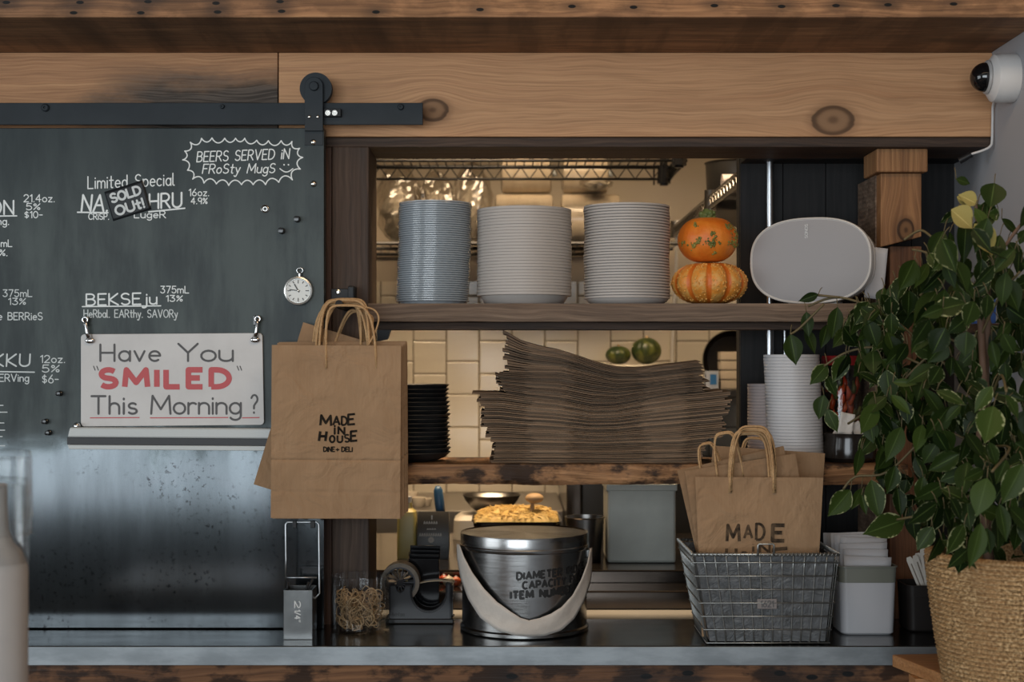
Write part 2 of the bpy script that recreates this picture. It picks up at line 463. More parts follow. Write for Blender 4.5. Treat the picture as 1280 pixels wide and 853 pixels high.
m_cedar = WOOD('orange_post', (0.18, 0.082, 0.034), (0.30, 0.148, 0.064), (0.40, 0.21, 0.095), gx=1.5, gb=36, axis='Z', rough=0.65, knots=((Z(287, 2.95), X(1135, 2.95), 0.017),), seed=51)
m_shelf_grey = WOOD('grey_brown_shelf', (0.085, 0.056, 0.040), (0.165, 0.112, 0.078), (0.26, 0.185, 0.133), gx=1.4, gb=46, rough=0.65, knots=((X(893, 2.9), 1.683, 0.010),), seed=61, bump=0.5)
m_shelf_live = WOOD('live_edge_shelf', (0.12, 0.055, 0.024), (0.30, 0.15, 0.065), (0.46, 0.25, 0.12), gx=2.6, gb=34, rough=0.6, seed=71, blotch=1.0, bump=0.6)
m_front_board = WOOD('counter_board', (0.09, 0.038, 0.017), (0.20, 0.088, 0.038), (0.31, 0.145, 0.065), gx=1.3, gb=30, rough=0.6, seed=81, blotch=0.9,
                     spots=[(X(px, 2.73), Z(py, 2.73), 0.012) for px, py in ((640, 846), (808, 846), (860, 842), (975, 842), (1015, 847), (1060, 843))])
m_slab = WOOD('orange_slab', (0.30, 0.135, 0.05), (0.42, 0.20, 0.08), (0.5, 0.26, 0.11), gx=2, gb=30, rough=0.4, seed=91)
m_black_board = MAT('black_board', (0.010, 0.010, 0.0105), 0.6, col2=(0.018, 0.017, 0.017), vscale=5, stretch=(20, 1, 1.0), spec=0.25)
m_wall_grey = MAT('grey_wall_paint', (0.37, 0.37, 0.385), 0.7, col2=(0.345, 0.345, 0.36), vscale=2)
m_dark_wall = MAT('dark_wall', (0.03, 0.028, 0.027), 0.8)
m_ceiling = MAT('ceiling_paint', (0.30, 0.28, 0.26), 0.8)
m_floor = MAT('dark_floor', (0.10, 0.08, 0.065), 0.6, col2=(0.13, 0.105, 0.085), vscale=3, spec=0.0)
m_room = MAT('dining_wall', (0.22, 0.21, 0.20), 0.8)
m_cream = MAT('cream_wall', (0.46, 0.40, 0.32), 0.65, col2=(0.43, 0.365, 0.295), vscale=1.5)

def tile_mat():
    t = NT('wall_tile'); s = t.sep(t.obj())
    w = 0.1118
    # square tiles, vertical running bond: every other column shifted half a tile
    colid = t.math('FLOOR', t.math('DIVIDE', t.math('ADD', s[0], 5.0 * w + 0.0), w))
    u = t.math('FRACT', t.math('DIVIDE', t.math('ADD', s[0], 5.0 * w), w))
    off = t.math('MULTIPLY', t.math('MODULO', colid, 2.0), 0.62)
    v = t.math('FRACT', t.math('ADD', t.math('DIVIDE', t.math('ADD', s[2], 0.02), w), off))
    e = t.math('MINIMUM', t.math('MINIMUM', u, t.math('SUBTRACT', 1.0, u)), t.math('MINIMUM', v, t.math('SUBTRACT', 1.0, v)))
    k = t.maprange(e, 0.010, 0.026)
    t.set(col=t.mix(k, (0.16, 0.125, 0.09), (0.66, 0.60, 0.50)), rough=t.maprange(k, 0, 1, 0.8, 0.16))
    t.bump(t.maprange(e, 0.012, 0.05), 0.4, 0.004)
    return t.m
m_tile = tile_mat()

# dining room the photograph is taken in
struct(MB().box(-4.0, 1.2, -3.6, 5.2, -0.05, 0.0), 'floor', m_floor)
struct(MB().box(-4.0, 1.2, -3.6, 2.632, 3.0, 3.1), 'ceiling', m_ceiling)
back = MB()
back.box(-4.0, 1.2, -3.75, -3.6, 0, 0.66).box(-4.0, 1.2, -3.75, -3.6, 2.7, 3.0).box(-4.0, -3.62, -3.75, -3.6, 0.66, 2.7).box(0.62, 1.2, -3.75, -3.6, 0.66, 2.7)
struct(back, 'wall_back', m_room)
wf = MB()
for x in (-3.6, 0.6): wf.box(x - 0.03, x + 0.03, -3.62, -3.57, 0.62, 2.7)
wf.box(-3.6, 0.6, -3.62, -3.57, 0.62, 0.67).box(-3.6, 0.6, -3.62, -3.57, 2.66, 2.72)
struct(wf, 'window_1', m_dark_wall)
struct(MB().box(-4.15, -4.0, -3.6, 5.2, 0, 3.1), 'wall_left', m_room)
struct(MB().box(XR, 1.2, -3.6, 3.18, 0, 3.1), 'wall_right', m_wall_grey)
# service wall: panelling left of the opening and above it
wl = MB()
wl.box(-4.0, X(415, YW) - 0.002, YW + 0.02, YB, CT + 0.001, 2.055).box(-4.0, X(415, YW) - 0.002, 2.992, YB, 0, CT + 0.001).box(-4.0, XR, YW + 0.03, YB, 2.06, 3.0)
struct(wl, 'wall_front', m_dark_wall)
struct(MB().box(X(398, YW), X(414.5, YW), YW - 0.003, YW + 0.02, CT, 2.02), 'trim_1', m_red_board, 'reddish brown board beside the dark post')
struct(MB().box(X(415, YW), X(461, YW), YW, YB, CT + 0.001, Z(183, YW)), 'trim_2', m_post, 'dark brown rough-sawn post left of the opening', bevel=0.003)
zt = Z(66, YW)
struct(MB().box(-2.2, XR, 2.632, YW + 0.03, zt + 0.0005, 3.0), 'trim_3', m_beam, 'reclaimed top beam with nail holes', bevel=0.002)
zp = Z(171, YW)
struct(MB().box(X(348, YW) + 0.001, XR, YW - 0.002, YW + 0.03, zp, zt), 'trim_4', m_plank, 'pale knotty plank above the opening', bevel=0.0015)
struct(MB().box(-2.2, X(348, YW) - 0.001, YW - 0.0025, YW + 0.03, zp, zt), 'trim_5', m_plank_old, 'weathered plank above the chalkboard door', bevel=0.0015)
zh = Z(183.5, YW)
struct(MB().box(-2.2, XR, YW + 0.004, YB, zh, zp - 0.0005), 'trim_6', m_header, 'dark header beam over the opening', bevel=0.002)
# black boarded wall on the right of the opening
bb = MB(); xb = X(925, 3.18)
n = 5
for i in range(n):
    a = xb + (XR - xb) * i / n; b = xb + (XR - xb) * (i + 1) / n
    bb.box(a + 0.001, b - (0.001 if i < n - 1 else 0), 3.18, 3.21, 0, 2.84)
bb.box(xb, XR, 3.19, 3.23, 0, 2.84).box(xb, XR, YB + 0.0005, 3.1795, zh, 2.84)  # second box is a filler added to block kitchen light behind the header
struct(bb, 'wall_black', m_black_board)
# right post: cap block, front stud with a slanted foot, rear stud
yc = 2.95
struct(MB().box(X(1096, yc), X(1160, yc), yc, 3.062, Z(215, yc), zh - 0.0005), 'trim_7', m_cedar, 'cap block on the orange post', bevel=0.003)
y2 = 2.965
xa, xb2 = X(1101, y2), X(1152, y2)
struct(MB().prism([(xa, Z(309, y2)), (xb2, Z(296, y2)), (xb2, Z(215.5, yc)), (xa, Z(215.5, yc))], y2, 3.06), 'trim_8', m_cedar, 'orange stud with a knot', bevel=0.002)
m_cedar_dark = WOOD('red_post', (0.08, 0.034, 0.016), (0.14, 0.062, 0.030), (0.19, 0.09, 0.045), axis='Z', gx=1.5, gb=34, seed=55)
struct(MB().box(X(1113, 2.98), X(1153, 2.98), 2.985, 3.06, CT, Z(307, y2)), 'trim_9', m_cedar_dark, 'reddish lower stud behind the plant', bevel=0.002)
struct(MB().box(X(1094, 3.0), X(1100, 3.0), 3.0, 3.15, CT, Z(215.5, yc)), 'trim_10', m_shelf_grey, 'rough grey side stud')

# kitchen shell
struct(MB().box(-4.0, 1.35, 4.9, 5.0, 0, 1.86), 'wall_kitchen_back', m_tile)
struct(MB().box(-4.0, 1.35, 4.91, 5.0, 1.86, 2.9), 'wall_kitchen_back_upper', m_cream)
struct(MB().box(1.25, 1.35, 3.23, 4.9, 0, 2.9), 'wall_kitchen_right', m_cream)
struct(MB().box(-4.0, 1.35, YB, 4.91, 2.85, 2.95), 'ceiling_kitchen', m_ceiling)

# ------------------------------------------------------------------ counter, shelves
def steel_counter():
    t = NT('brushed_steel_counter'); s = t.sep(t.obj())
    n1 = t.noise(t.comb(t.math('MULTIPLY', s[0], 2.0), t.math('MULTIPLY', s[1], 6.0), t.math('MULTIPLY', s[2], 20.0)), 3.0, 6)
    n2 = t.noise(t.comb(t.math('MULTIPLY', s[0], 3.0), t.math('MULTIPLY', s[1], 3.0), t.math('MULTIPLY', s[2], 3.0)), 9.0, 5)
    t.set(col=t.mix(t.maprange(n2, 0.35, 0.7), (0.17, 0.168, 0.163), (0.215, 0.212, 0.206)), metal=1.0, rough=t.maprange(n1, 0.3, 0.7, 0.17, 0.25))
    return t.m
m_counter = steel_counter()
CF, CB = 2.70, 2.99
t_c = thing('bar_counter', 'long stainless steel bar counter top with a dark plank front below', 'counter', (0, 2.84, 0))
MB().box(-2.2, XR - 0.001, CF + 0.002, CB, CT - 0.036, CT).build('worktop', m_counter, t_c, bevel=0.003)
MB().box(-2.2, XR - 0.001, CF, CF + 0.0019, CT - 0.036, CT - 0.001).build('front_edge', MAT('brightened_steel_edge', (0.30, 0.325, 0.34), 0.42, 0.75, col2=(0.20, 0.22, 0.232), vscale=9, stretch=(1, 1, 3)), t_c, bevel=0.0008)  # strip paler than the worktop steel, reflected light put into its colour
MB().box(-2.2, XR - 0.001, CF + 0.03, CF + 0.055, 0.72, CT - 0.037).build('front_board', m_front_board, t_c, bevel=0.003)
MB().box(-2.2, XR - 0.001, CF + 0.06, CB - 0.002, 0.0, CT - 0.037).build('base', m_dark_wall, t_c)

SF = 2.90
us_t, us_b = Z(379.5, SF), Z(402, SF)
def ragged_shelf(x0, x1, y0, y1, z0, z1, notch, amp, nx=150):
    """a sawn board whose front edge is worn; notch = (x, y) keeps the right end clear of the post"""
    mb = MB(); rows = []
    for i in range(nx + 1):
        x = x0 + (x1 - x0) * i / nx
        yb = y1 if x < notch[0] else notch[1]
        h = z1 - z0
        q = lambda k: amp * (noise.noise(Vector((x * 14, k * 3.1, z0 * 7))) + 0.6 * noise.noise(Vector((x * 55, k * 5.3, 2))))
        ring = [(x, y0 + abs(q(0)) * 0.5 + 0.002, z1 + 0 * q(1)), (x, y0 + q(2) * 0.6, z0 + h * 0.78), (x, y0 + q(3), z0 + h * 0.5), (x, y0 + q(4), z0 + h * 0.22),
                (x, y0 + abs(q(5)) * 0.6 + 0.003, z0 + q(6) * 0.5), (x, yb, z0), (x, yb, z1)]
        rows.append([Vector(p) for p in ring])
    return mb.loft(rows)
xs0 = X(461, YW) + 0.001
o = thing('wooden_shelf', 'upper rough-sawn grey-brown shelf carrying white stacks, pumpkins and speaker', 'shelf', (0.25, 3.0, us_b))
ragged_shelf(xs0, X(1125, SF), SF, 3.12, us_b, us_t, (X(1092, 2.98), 2.945), 0.0016).build('board', m_shelf_grey, o, smooth=35)
MB().box(xs0, X(1090, 2.98), 2.97, 3.06, Z(412, 2.97), us_b - 0.0005).build('batten', m_header, o)
m_black_metal = MAT('black_steel', (0.012, 0.012, 0.013), 0.45, 0.0, spec=0.25)
br = MB(); ybk = 2.94
br.prism([(X(471, ybk), Z(427, ybk)), (X(484, ybk), Z(424, ybk)), (X(488, ybk), Z(412.5, ybk)), (X(471, ybk), Z(412.5, ybk))], 2.945, 2.968)
br.build('bracket', m_black_metal, o)
ls_t, ls_b = Z(581, SF), Z(606, SF)
o = thing('wooden_shelf', 'lower live-edge shelf with dark bark patches under the kraft paper stack', 'shelf', (0.25, 3.0, ls_b))
ragged_shelf(xs0, X(1135, SF), SF, 3.13, ls_b, ls_t, (X(1092, 2.98), 2.945), 0.005, 220).build('board', m_shelf_live, o, smooth=40)

# ------------------------------------------------------------------ sliding door
DY = 2.875         # door face
def door_mat():
    t = NT('chalky_blackened_steel'); s = t.sep(t.obj())
    vz = t.comb(t.math('MULTIPLY', s[0], 9.0), s[1], t.math('MULTIPLY', s[2], 1.6))
    streak = t.noise(vz, 1.4, 6, 0.65)
    cloud = t.noise(t.obj(), 3.2, 6, 0.6, 0.5)
    fine = t.noise(t.obj(), 85.0, 4, 0.7)
    zl = Z(548, DY) - CT      # heights from the door's foot
    low = t.maprange(t.math('ADD', s[2], t.math('MULTIPLY', t.math('SUBTRACT', cloud, 0.5), 0.30)), zl + 0.05, zl - 0.06)
    chalk = t.mix(t.maprange(streak, 0.36, 0.64), (0.017, 0.025, 0.026), (0.052, 0.068, 0.066))
    chalk = t.mix(t.maprange(cloud, 0.5, 0.8, 0.0, 0.5), chalk, (0.075, 0.092, 0.090))
    chalk = t.mix(t.maprange(s[2], 1.80 - CT, 2.03 - CT, 0.0, 0.62), chalk, (0.016, 0.025, 0.028))  # darker towards the top: the dim ceiling's reflection put into the colour
    bare = t.mix(t.maprange(streak, 0.3, 0.7), (0.048, 0.054, 0.058), (0.072, 0.081, 0.087))
    pit = t.math('MULTIPLY', t.maprange(fine, 0.56, 0.63), t.maprange(t.noise(t.obj(), 6.0, 3), 0.42, 0.62))
    bare = t.mix(t.math('MULTIPLY', pit, 0.8), bare, (0.012, 0.012, 0.013))
    t.set(col=t.mix(low, chalk, bare), metal=t.maprange(low, 0, 1, 0.0, 0.95), rough=t.maprange(low, 0, 1, 0.42, 0.11), spec=0.24)
    return t.m
m_door = door_mat()
m_black_paint = MAT('dark_slate_steel', (0.013, 0.018, 0.022), 0.5, 0.0, col2=(0.019, 0.025, 0.030), vscale=8, spec=0.25)
m_bolt = MAT('bright_bolt', (0.6, 0.58, 0.54), 0.22, 1.0)
m_chalk = MAT('chalk', (0.74, 0.78, 0.78), 0.9, spec=0.0)
m_chalk_faint = MAT('faint_chalk', (0.58, 0.62, 0.62), 0.9, spec=0.0)
xe = X(405, DY)
door = thing('sliding_door', 'large blackened steel sliding door used as a chalk menu board', 'door', (-1.2, DY, CT))
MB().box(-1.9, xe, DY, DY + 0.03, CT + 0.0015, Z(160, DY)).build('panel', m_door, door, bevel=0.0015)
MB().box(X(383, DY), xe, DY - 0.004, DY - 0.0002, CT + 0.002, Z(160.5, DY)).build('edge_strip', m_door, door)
# roller hanger
YS = 2.864
st = [(X(381, YS), Z(164, YS)), (X(404, YS), Z(164, YS))] + [(X(392.5, YS) + S(11.5, YS) * math.cos(a), Z(108, YS) + S(11.5, YS) * math.sin(a)) for a in [math.pi * i / 12 for i in range(13)]]
hs = MB().prism(st, YS - 0.003, YS + 0.004).build('hanger_strap', m_black_paint, door, bevel=0.001)
MB().box(X(381.5, DY), X(404, DY), YS + 0.004, DY - 0.004, Z(182, DY), Z(161, DY)).build('hanger_plate', m_black_paint, door)
RY = Matrix.Rotation(math.pi / 2, 3, 'X')   # lathe axis +Z -> -Y
wy = YS + 0.006
MB().lathe([(0, 0), (S(20, 2.88), 0), (S(20, 2.88), 0.006), (S(17.5, 2.88), 0.008), (S(17.5, 2.88), 0.013), (S(20, 2.88), 0.015), (S(20, 2.88), 0.020), (0, 0.020)],
           (X(394.5, wy), wy + 0.021, Z(110.5, wy)), 40, RY).build('roller_wheel', m_black_paint, door, smooth=30)
MB().lathe([(0, 0), (S(6, YS), 0), (S(6, YS), 0.004), (S(5, YS), 0.006), (0, 0.0062)], P(392.5, 108, YS - 0.003), 24, RY).build('axle_bolt', m_black_paint, door, smooth=30)
for px, py in ((386.5, 146), (397, 146)):
    MB().sphere(P(px, py, YS - 0.0045), (0.0032, 0.0015, 0.0032), 12, 8).build('rivet', m_bolt, door, smooth=True)
for px, py in ((392, 178), (392, 230)):
    MB().sphere(P(px, py, DY - 0.0045), (0.0066, 0.0055, 0.0066), 20, 12).build('bolt', m_bolt, door, smooth=True)
# chalk writing
dfn = lambda u, v: Vector((X(u, DY), DY - 0.0005, Z(v, DY)))
cfn = lambda u, v: dfn(u, -v)                      # v is minus the pixel row, so that up stays up
def chalk(mb, s, x0, x1, yb, yt, hw=0.75, **k): write(mb, s, cfn, x0, x1, -yb, -yt, hw, **k)
c = MB()
chalk(c, 'BEERS SERVED iN', 246, 361, 202.5, 190, 0.72, slant=0.12, rise=0.035)
chalk(c, 'FRoSty MugS', 253, 343, 217, 205.5, 0.7, slant=0.18, rise=0.01)
c.stroke([(350 + 16 * i / 10, -(211 + 4.2 * math.sin(math.pi * i / 10))) for i in range(11)], 0.7, cfn)
for px in (355, 360.5): c.stroke([(px, -206), (px + .3, -206.3)], 0.9, cfn)
anchor = [(238, 178), (252, 173), (265, 172.5), (281, 173), (294.5, 173), (306, 173), (321, 175.5), (335.5, 176), (351.5, 176), (365, 177), (374.5, 185.5), (378.5, 197), (375.5, 211.5), (365.5, 225), (348.5, 228),
          (332, 231), (316.5, 231), (302, 231), (286, 232), (270.5, 230), (255, 229), (241, 224), (234.5, 213), (228.5, 200), (231, 189)]
cx, cy = 304, 202
for i, a in enumerate(anchor):
    b = anchor[(i + 1) % len(anchor)]
    pts = []
    dx, dy = b[0] - a[0], b[1] - a[1]; L = math.hypot(dx, dy)
    mx, my = cx - (a[0] + b[0]) / 2, cy - (a[1] + b[1]) / 2
    nx, ny = -dy / L, dx / L
    if nx * mx + ny * my < 0: nx, ny = -nx, -ny
    for j in range(9):
        t = j / 8
        d = 0.38 * L * math.sin(math.pi * t) ** 0.75
        pts.append((a[0] + dx * t + nx * d, -(a[1] + dy * t + ny * d)))
    c.stroke(pts, 0.75, cfn)
c.build('chalk_notice', m_chalk, door)
c = MB()
chalk(c, 'Limited Special', 110, 218, 236, 221, 0.75, rise=0.04)
chalk(c, 'NA.', 102, 134, 264, 244, 1.25, slant=0.1)
chalk(c, 'HRU', 187, 227, 261, 243, 1.2, rise=0.05)
c.stroke([(97, -265.5), (135, -266)], 0.9, cfn); c.stroke([(186, -265), (231, -260.5)], 0.9, cfn)
chalk(c, 'CRiSP.', 111, 136, 274.5, 267, 0.6)
chalk(c, 'LugeR', 168, 207, 272.5, 264, 0.65)
chalk(c, '16oz.', 236.5, 261, 245, 236.5, 0.6); chalk(c, '4.9%', 239, 259, 255, 247.5, 0.6)
c.build('chalk_beer_entry', m_chalk, door)
c = MB()
chalk(c, 'ON', -12, 17, 268, 251, 1.1); c.stroke([(-20, -270.5), (21, -270)], 0.8, cfn); chalk(c, 'ng.', -3, 11, 281, 272, 0.65)
chalk(c, '21.4oz.', 30, 68, 252.5, 243.5, 0.6); chalk(c, '5%', 33, 50, 262.5, 254.5, 0.6); chalk(c, '$10-', 31, 53, 272.5, 264.5, 0.6)
chalk(c, '75mL', -12, 15, 308.5, 300, 0.6); chalk(c, '3%.', -8, 9, 320, 312, 0.6)
c.build('chalk_menu_entry', m_chalk, door)
c = MB()
chalk(c, '375mL', 4, 40, 371, 362.5, 0.6); chalk(c, '13%', 11, 32, 381, 373, 0.6); chalk(c, 'e BERRieS', -2, 53, 400, 391, 0.65)
chalk(c, 'KKU', -8, 37, 458, 443, 1.0, slant=0.05); c.stroke([(-20, -464.5), (43, -465.5)], 0.8, cfn); chalk(c, 'SERVing', -8, 36, 477, 468, 0.65)
chalk(c, '12oz.', 51, 81, 453.5, 444.5, 0.65); chalk(c, '5%', 53, 74, 465.5, 456.5, 0.65); chalk(c, '$6-', 53, 73, 479, 469, 0.65)
for px, py, w in ((0, 507, 4), (0, 515.5, 9), (0, 529, 5), (0, 538, 6), (0, 546, 3), (0, 557.5, 6)): c.stroke([(px - 12, -py), (px + w, -py)], 0.6, cfn)
c.build('chalk_menu_entry', m_chalk_faint, door)
c = MB()
chalk(c, 'BEKSEju', 108, 196, 382, 368, 1.0, rise=0.02)
c.stroke([(103, -383.5), (201, -382.5)], 0.75, cfn)
chalk(c, '375mL', 201, 236, 366.5, 358, 0.6); chalk(c, '13%', 208, 228, 377, 369.5, 0.6)
c.build('chalk_wine_entry', m_chalk, door)
c = MB(); chalk(c, 'HeRbal. EARthy. SAVORy', 105, 222, 397, 387.5, 0.6)
c.build('chalk_tasting_note', m_chalk_faint, door)

# track the door hangs from
YT = 2.8782
trk = thing('door_track', 'dark flat steel rail the sliding door hangs from', 'rail', (-0.8, YT, Z(142, YT)))
MB().box(-2.1, X(528.5, YT), YT, YT + 0.0046, Z(156, YT), Z(128.5, YT)).build('bar', m_black_paint, trk, bevel=0.001)
for px, py, r in ((57, 135, 5), (278, 133.5, 3), (501, 134, 4)):
    MB().lathe([(0, 0), (S(r, YT), 0), (S(r, YT), 0.003), (S(r * .7, YT), 0.005), (S(r * .4, YT), 0.005), (S(r * .35, YT), 0.002), (0, 0.002)], P(px, py, YT), 20, RY).build('bolt', m_black_paint, trk, smooth=30)
for px in (57, 278, 501):
    MB().lathe([(0, 0), (0.008, 0), (0.008, YW - 0.003 - YT - 0.0048), (0, YW - 0.003 - YT - 0.0048)], (X(px, YT), YW - 0.0028, Z(140, YT)), 16, RY).build('spacer', m_black_paint, trk)
stp = MB().box(X(406, YT), X(427, YT), YT - 0.012, YT - 0.0002, Z(147, YT), Z(137, YT)).build('stop_block', m_black_metal, trk, bevel=0.001)
for px in (410, 418.5):
    MB().lathe([(0, 0), (0.0055, 0), (0.0055, 0.003), (0.003, 0.003), (0.003, 0.001), (0, 0.001)], P(px, 141.5, YT - 0.012), 16, RY).build('screw', m_bolt, stp, smooth=30)

# magnets on the door
m_magnet = MAT('gloss_black', (0.008, 0.008, 0.009), 0.18)
m_chrome = MAT('chrome', (0.62, 0.62, 0.62), 0.12, 1.0)
def magnet(px, py, r, label, mat=None):
    o = thing('push_magnet', label, 'magnet', P(px, py, DY), 'little magnets on the steel door')
    MB().lathe([(0, 0.0001), (S(r, DY), 0.0001), (S(r * 0.95, DY), 0.006), (S(r * .5, DY), 0.008), (S(r * .5, DY), 0.012), (S(r * .85, DY), 0.014), (S(r * .8, DY), 0.019), (0, 0.020)], P(px, py, DY), 20, RY).build('knob', mat or m_magnet, o, smooth=30)
magnet(75.5, 492, 3.6, 'single black magnet right of the bottom price list, above the other two')
magnet(58, 527, 3.6, 'upper black magnet of the close pair left of the white rail')
magnet(62, 541, 3.6, 'lower black magnet of the close pair left of the white rail')
magnet(352.5, 289, 4.2, 'black magnet nearest above the round clock')
magnet(372, 274.5, 4.2, 'black magnet below the right end of the frosty mugs notice')
o = thing('screw_magnet', 'round silver magnet with a dark centre under the frosty mugs notice', 'magnet', P(331.5, 261.5, DY))
MB().lathe([(0, 0.0001), (S(5, DY), 0.0001), (S(5, DY), 0.003), (S(4, DY), 0.004), (S(2.8, DY), 0.002), (0, 0.002)], P(331.5, 261.5, DY), 24, RY).build('rim', m_bolt, o, smooth=30)
MB().lathe([(0, 0.0021), (S(2.3, DY), 0.0021), (S(1.6, DY), 0.004), (0, 0.0042)], P(331.5, 261.5, DY), 16, RY).build('centre', m_magnet, o, smooth=30)

# sold out magnet sheet
m_sheet = MAT('black_vinyl', (0.012, 0.014, 0.016), 0.4, spec=0.25)
o = thing('magnet_sheet', 'tilted black magnetic sheet lettered SOLD OUT! over the beer name', 'sign', P(160, 251, DY))
ca, sa = math.cos(math.radians(17)), math.sin(math.radians(17))
def sfn(u, v, d=0.004):
    return Vector((X(160 + (u * ca - v * sa), DY), DY - d, Z(251 - (u * sa + v * ca), DY)))
sh = MB()
def shf(a, b):
    u, v = -25 + 50 * a, -19 + 38 * b
    return sfn(u, v, 0.0012 + 0.0045 * max(0, a - 0.6) ** 2 * 4 * b)
sh.grid(shf, 12, 10)
sh.build('sheet', m_sheet, o, smooth=True, solid=0.0008)
c = MB()
dd = lambda u, v: sfn(u, v, 0.0036 + 0.0045 * max(0, (u + 25) / 50 - 0.6) ** 2 * 3.4)
write(c, 'SOLD', dd, -19, 19, 3, 13.5, 1.45); write(c, 'OUt!', dd, -18, 18, -14, -3, 1.45)
c.build('lettering', MAT('vinyl_white', (0.55, 0.58, 0.58), 0.5), o)

# enamel sign
sy = DY - 0.008
m_sign = MAT('off_white_sign', (0.56, 0.545, 0.53), 0.5, col2=(0.50, 0.485, 0.47), vscale=9)
m_ink = MAT('grey_sign_ink', (0.075, 0.072, 0.072), 0.6)
m_red = MAT('red_sign_ink', (0.46, 0.065, 0.07), 0.55)
sg = thing('sign_board', 'off-white board asking Have You SMILED This Morning? in grey and red', 'sign', P(215, 534, sy))
r = 4.5
corn = [(101, 533.5), (330, 531.5), (328, 416.5), (101, 418)]
poly = []
for (qx, qy), a0 in zip(corn, (180, 270, 0, 90)):
    sx_, sy_ = {180: (1, -1), 270: (-1, -1), 0: (-1, 1), 90: (1, 1)}[a0]
    for i in range(5):
        a = math.radians(a0 + 22.5 * i)
        poly.append((X(qx + sx_ * r + r * math.cos(a), sy), Z(qy + sy_ * r - r * math.sin(a), sy)))
MB().prism(poly, sy, sy + 0.006).build('board', m_sign, sg, bevel=0.0008)
gfn = lambda u, v: Vector((X(u, sy), sy - 0.0004, Z(-v, sy)))
def sw(mb, s, x0, x1, yb, yt, hw, **k): write(mb, s, gfn, x0, x1, -yb, -yt, hw, **k)
c = MB()
sw(c, 'Have', 125.5, 200, 451.5, 431, 1.35); sw(c, 'You', 223, 291, 451.5, 430, 1.35, gap=0.12)
sw(c, 'This', 114.5, 171, 517.5, 495.5, 1.4); sw(c, 'Morning', 189, 301, 517.5, 495, 1.35, gap=0.14); sw(c, '?', 314, 322, 516.5, 494, 1.2)
for x0, x1, yy in ((117, 119, 458), (121, 123, 458), (296.5, 298.5, 458), (300, 302, 458)): c.stroke([(x0, -yy), (x1, -yy - 5)], 0.6, gfn)
c.build('dark_lettering', m_ink, sg)
c = MB(); write(c, 'SMILED', gfn, 126, 286.5, -483.8, -462.5, 3.5, gap=0.32, caps=False)
c.build('red_lettering', m_red, sg)
c = MB()
for x0, x1 in ((113, 174), (188, 285), (303, 324)): c.stroke([(x0, -522.6), (x1, -522.2)], 0.65, gfn)
c.build('red_underline', m_red, sg)

# two spoon-shaped magnetic clips
def clip(px, py, lean, label):
    o = thing('sign_clip', label, 'clip', P(px, py, sy), 'chrome clips holding the sign')
    pts = [P(px - 1.2 * lean, py - 11, DY - 0.012), P(px - 0.7 * lean, py - 4, DY - 0.016), P(px, py + 6, DY - 0.016), P(px + 1.3 * lean, py + 13, DY - 0.013)]
    MB().tube(pts, [0.0038, 0.0034, 0.0042, 0.0055], 10).build('arm', m_chrome, o, smooth=True)
    MB().tube([P(px - 1.2 * lean, py - 10, DY - 0.012) + Vector((0.0052 * math.cos(a), 0, 0.0052 * math.sin(a))) for a in [i * math.pi / 8 for i in range(16)]], 0.0022, 8, closed=True).build('eye', m_chrome, o, smooth=True)
    MB().sphere(P(px + 1.5 * lean, py + 16, sy - 0.004), (0.0095, 0.0035, 0.006), 18, 10).build('foot', m_chrome, o, smooth=True)
    MB().box(X(px - 3, DY), X(px + 1, DY), DY - 0.011, DY - 0.0003, Z(py - 2, DY), Z(py - 14, DY)).build('magnet', m_magnet, o, bevel=0.001)
clip(109, 410, 2.2, 'chrome clip on the left corner of the white sign')
clip(320.5, 409, -1.2, 'chrome clip on the right corner of the white sign')

# order rail
m_rail = MAT('pale_aluminium', (0.46, 0.48, 0.47), 0.5, 0.1)
rl = thing('order_rail', 'pale aluminium ticket rail with a black strip under the white sign', 'rail', P(210, 562, DY))
y0 = DY - 0.028
MB().prism([(X(84, y0), Z(547, y0)), (X(342, y0), Z(549, y0)), (X(342, y0), Z(536, y0)), (X(87, y0), Z(534.5, y0))], y0, DY - 0.0003).build('top_bar', m_rail, rl, bevel=0.003)
MB().prism([(X(83, y0), Z(556, y0)), (X(342, y0), Z(557.5, y0)), (X(342, y0), Z(549.3, y0)), (X(83, y0), Z(547.3, y0))], y0 + 0.004, DY - 0.0003).build('grip_strip', MAT('black_rubber', (0.012, 0.012, 0.013), 0.5), rl)
MB().prism([(X(86, y0), Z(562, y0)), (X(342, y0), Z(564, y0)), (X(342, y0), Z(558, y0)), (X(84, y0), Z(556.4, y0))], y0 + 0.001, DY - 0.0003).build('lower_lip', m_rail, rl, bevel=0.001)
MB().sphere(P(96, 533, y0 + 0.012), 0.0075, 14, 10).build('end_knob', m_chrome, rl, smooth=True)

# round dial on the door
ck = thing('round_dial', 'small round white-faced clock with a loop on the steel door', 'clock', P(374, 383, DY))
ctr = P(374, 364, DY)
R1 = S(18.2, DY)
MB().lathe([(0, 0.0003), (R1, 0.0003), (R1 * 1.0, 0.012), (R1 * 0.96, 0.016), (R1 * 0.86, 0.017), (R1 * 0.82, 0.013), (0, 0.013)], ctr, 48, RY).build('case', MAT('satin_steel', (0.7, 0.69, 0.66), 0.28, 0.9), ck, smooth=30)
MB().lathe([(0, 0.0132), (R1 * 0.815, 0.0132), (0, 0.0134)], ctr, 40, RY).build('face', MAT('dial_white', (0.68, 0.70, 0.68), 0.5), ck)
ff = lambda u, v: Vector((ctr.x + u, DY - 0.0140, ctr.z + v))
c = MB()
for i in range(12):
    a = math.radians(30 * i); r1 = R1 * 0.72; r0 = R1 * (0.60 if i % 3 else 0.52)
    c.stroke([(r0 * math.sin(a), r0 * math.cos(a)), (r1 * math.sin(a), r1 * math.cos(a))], 0.0008, ff)
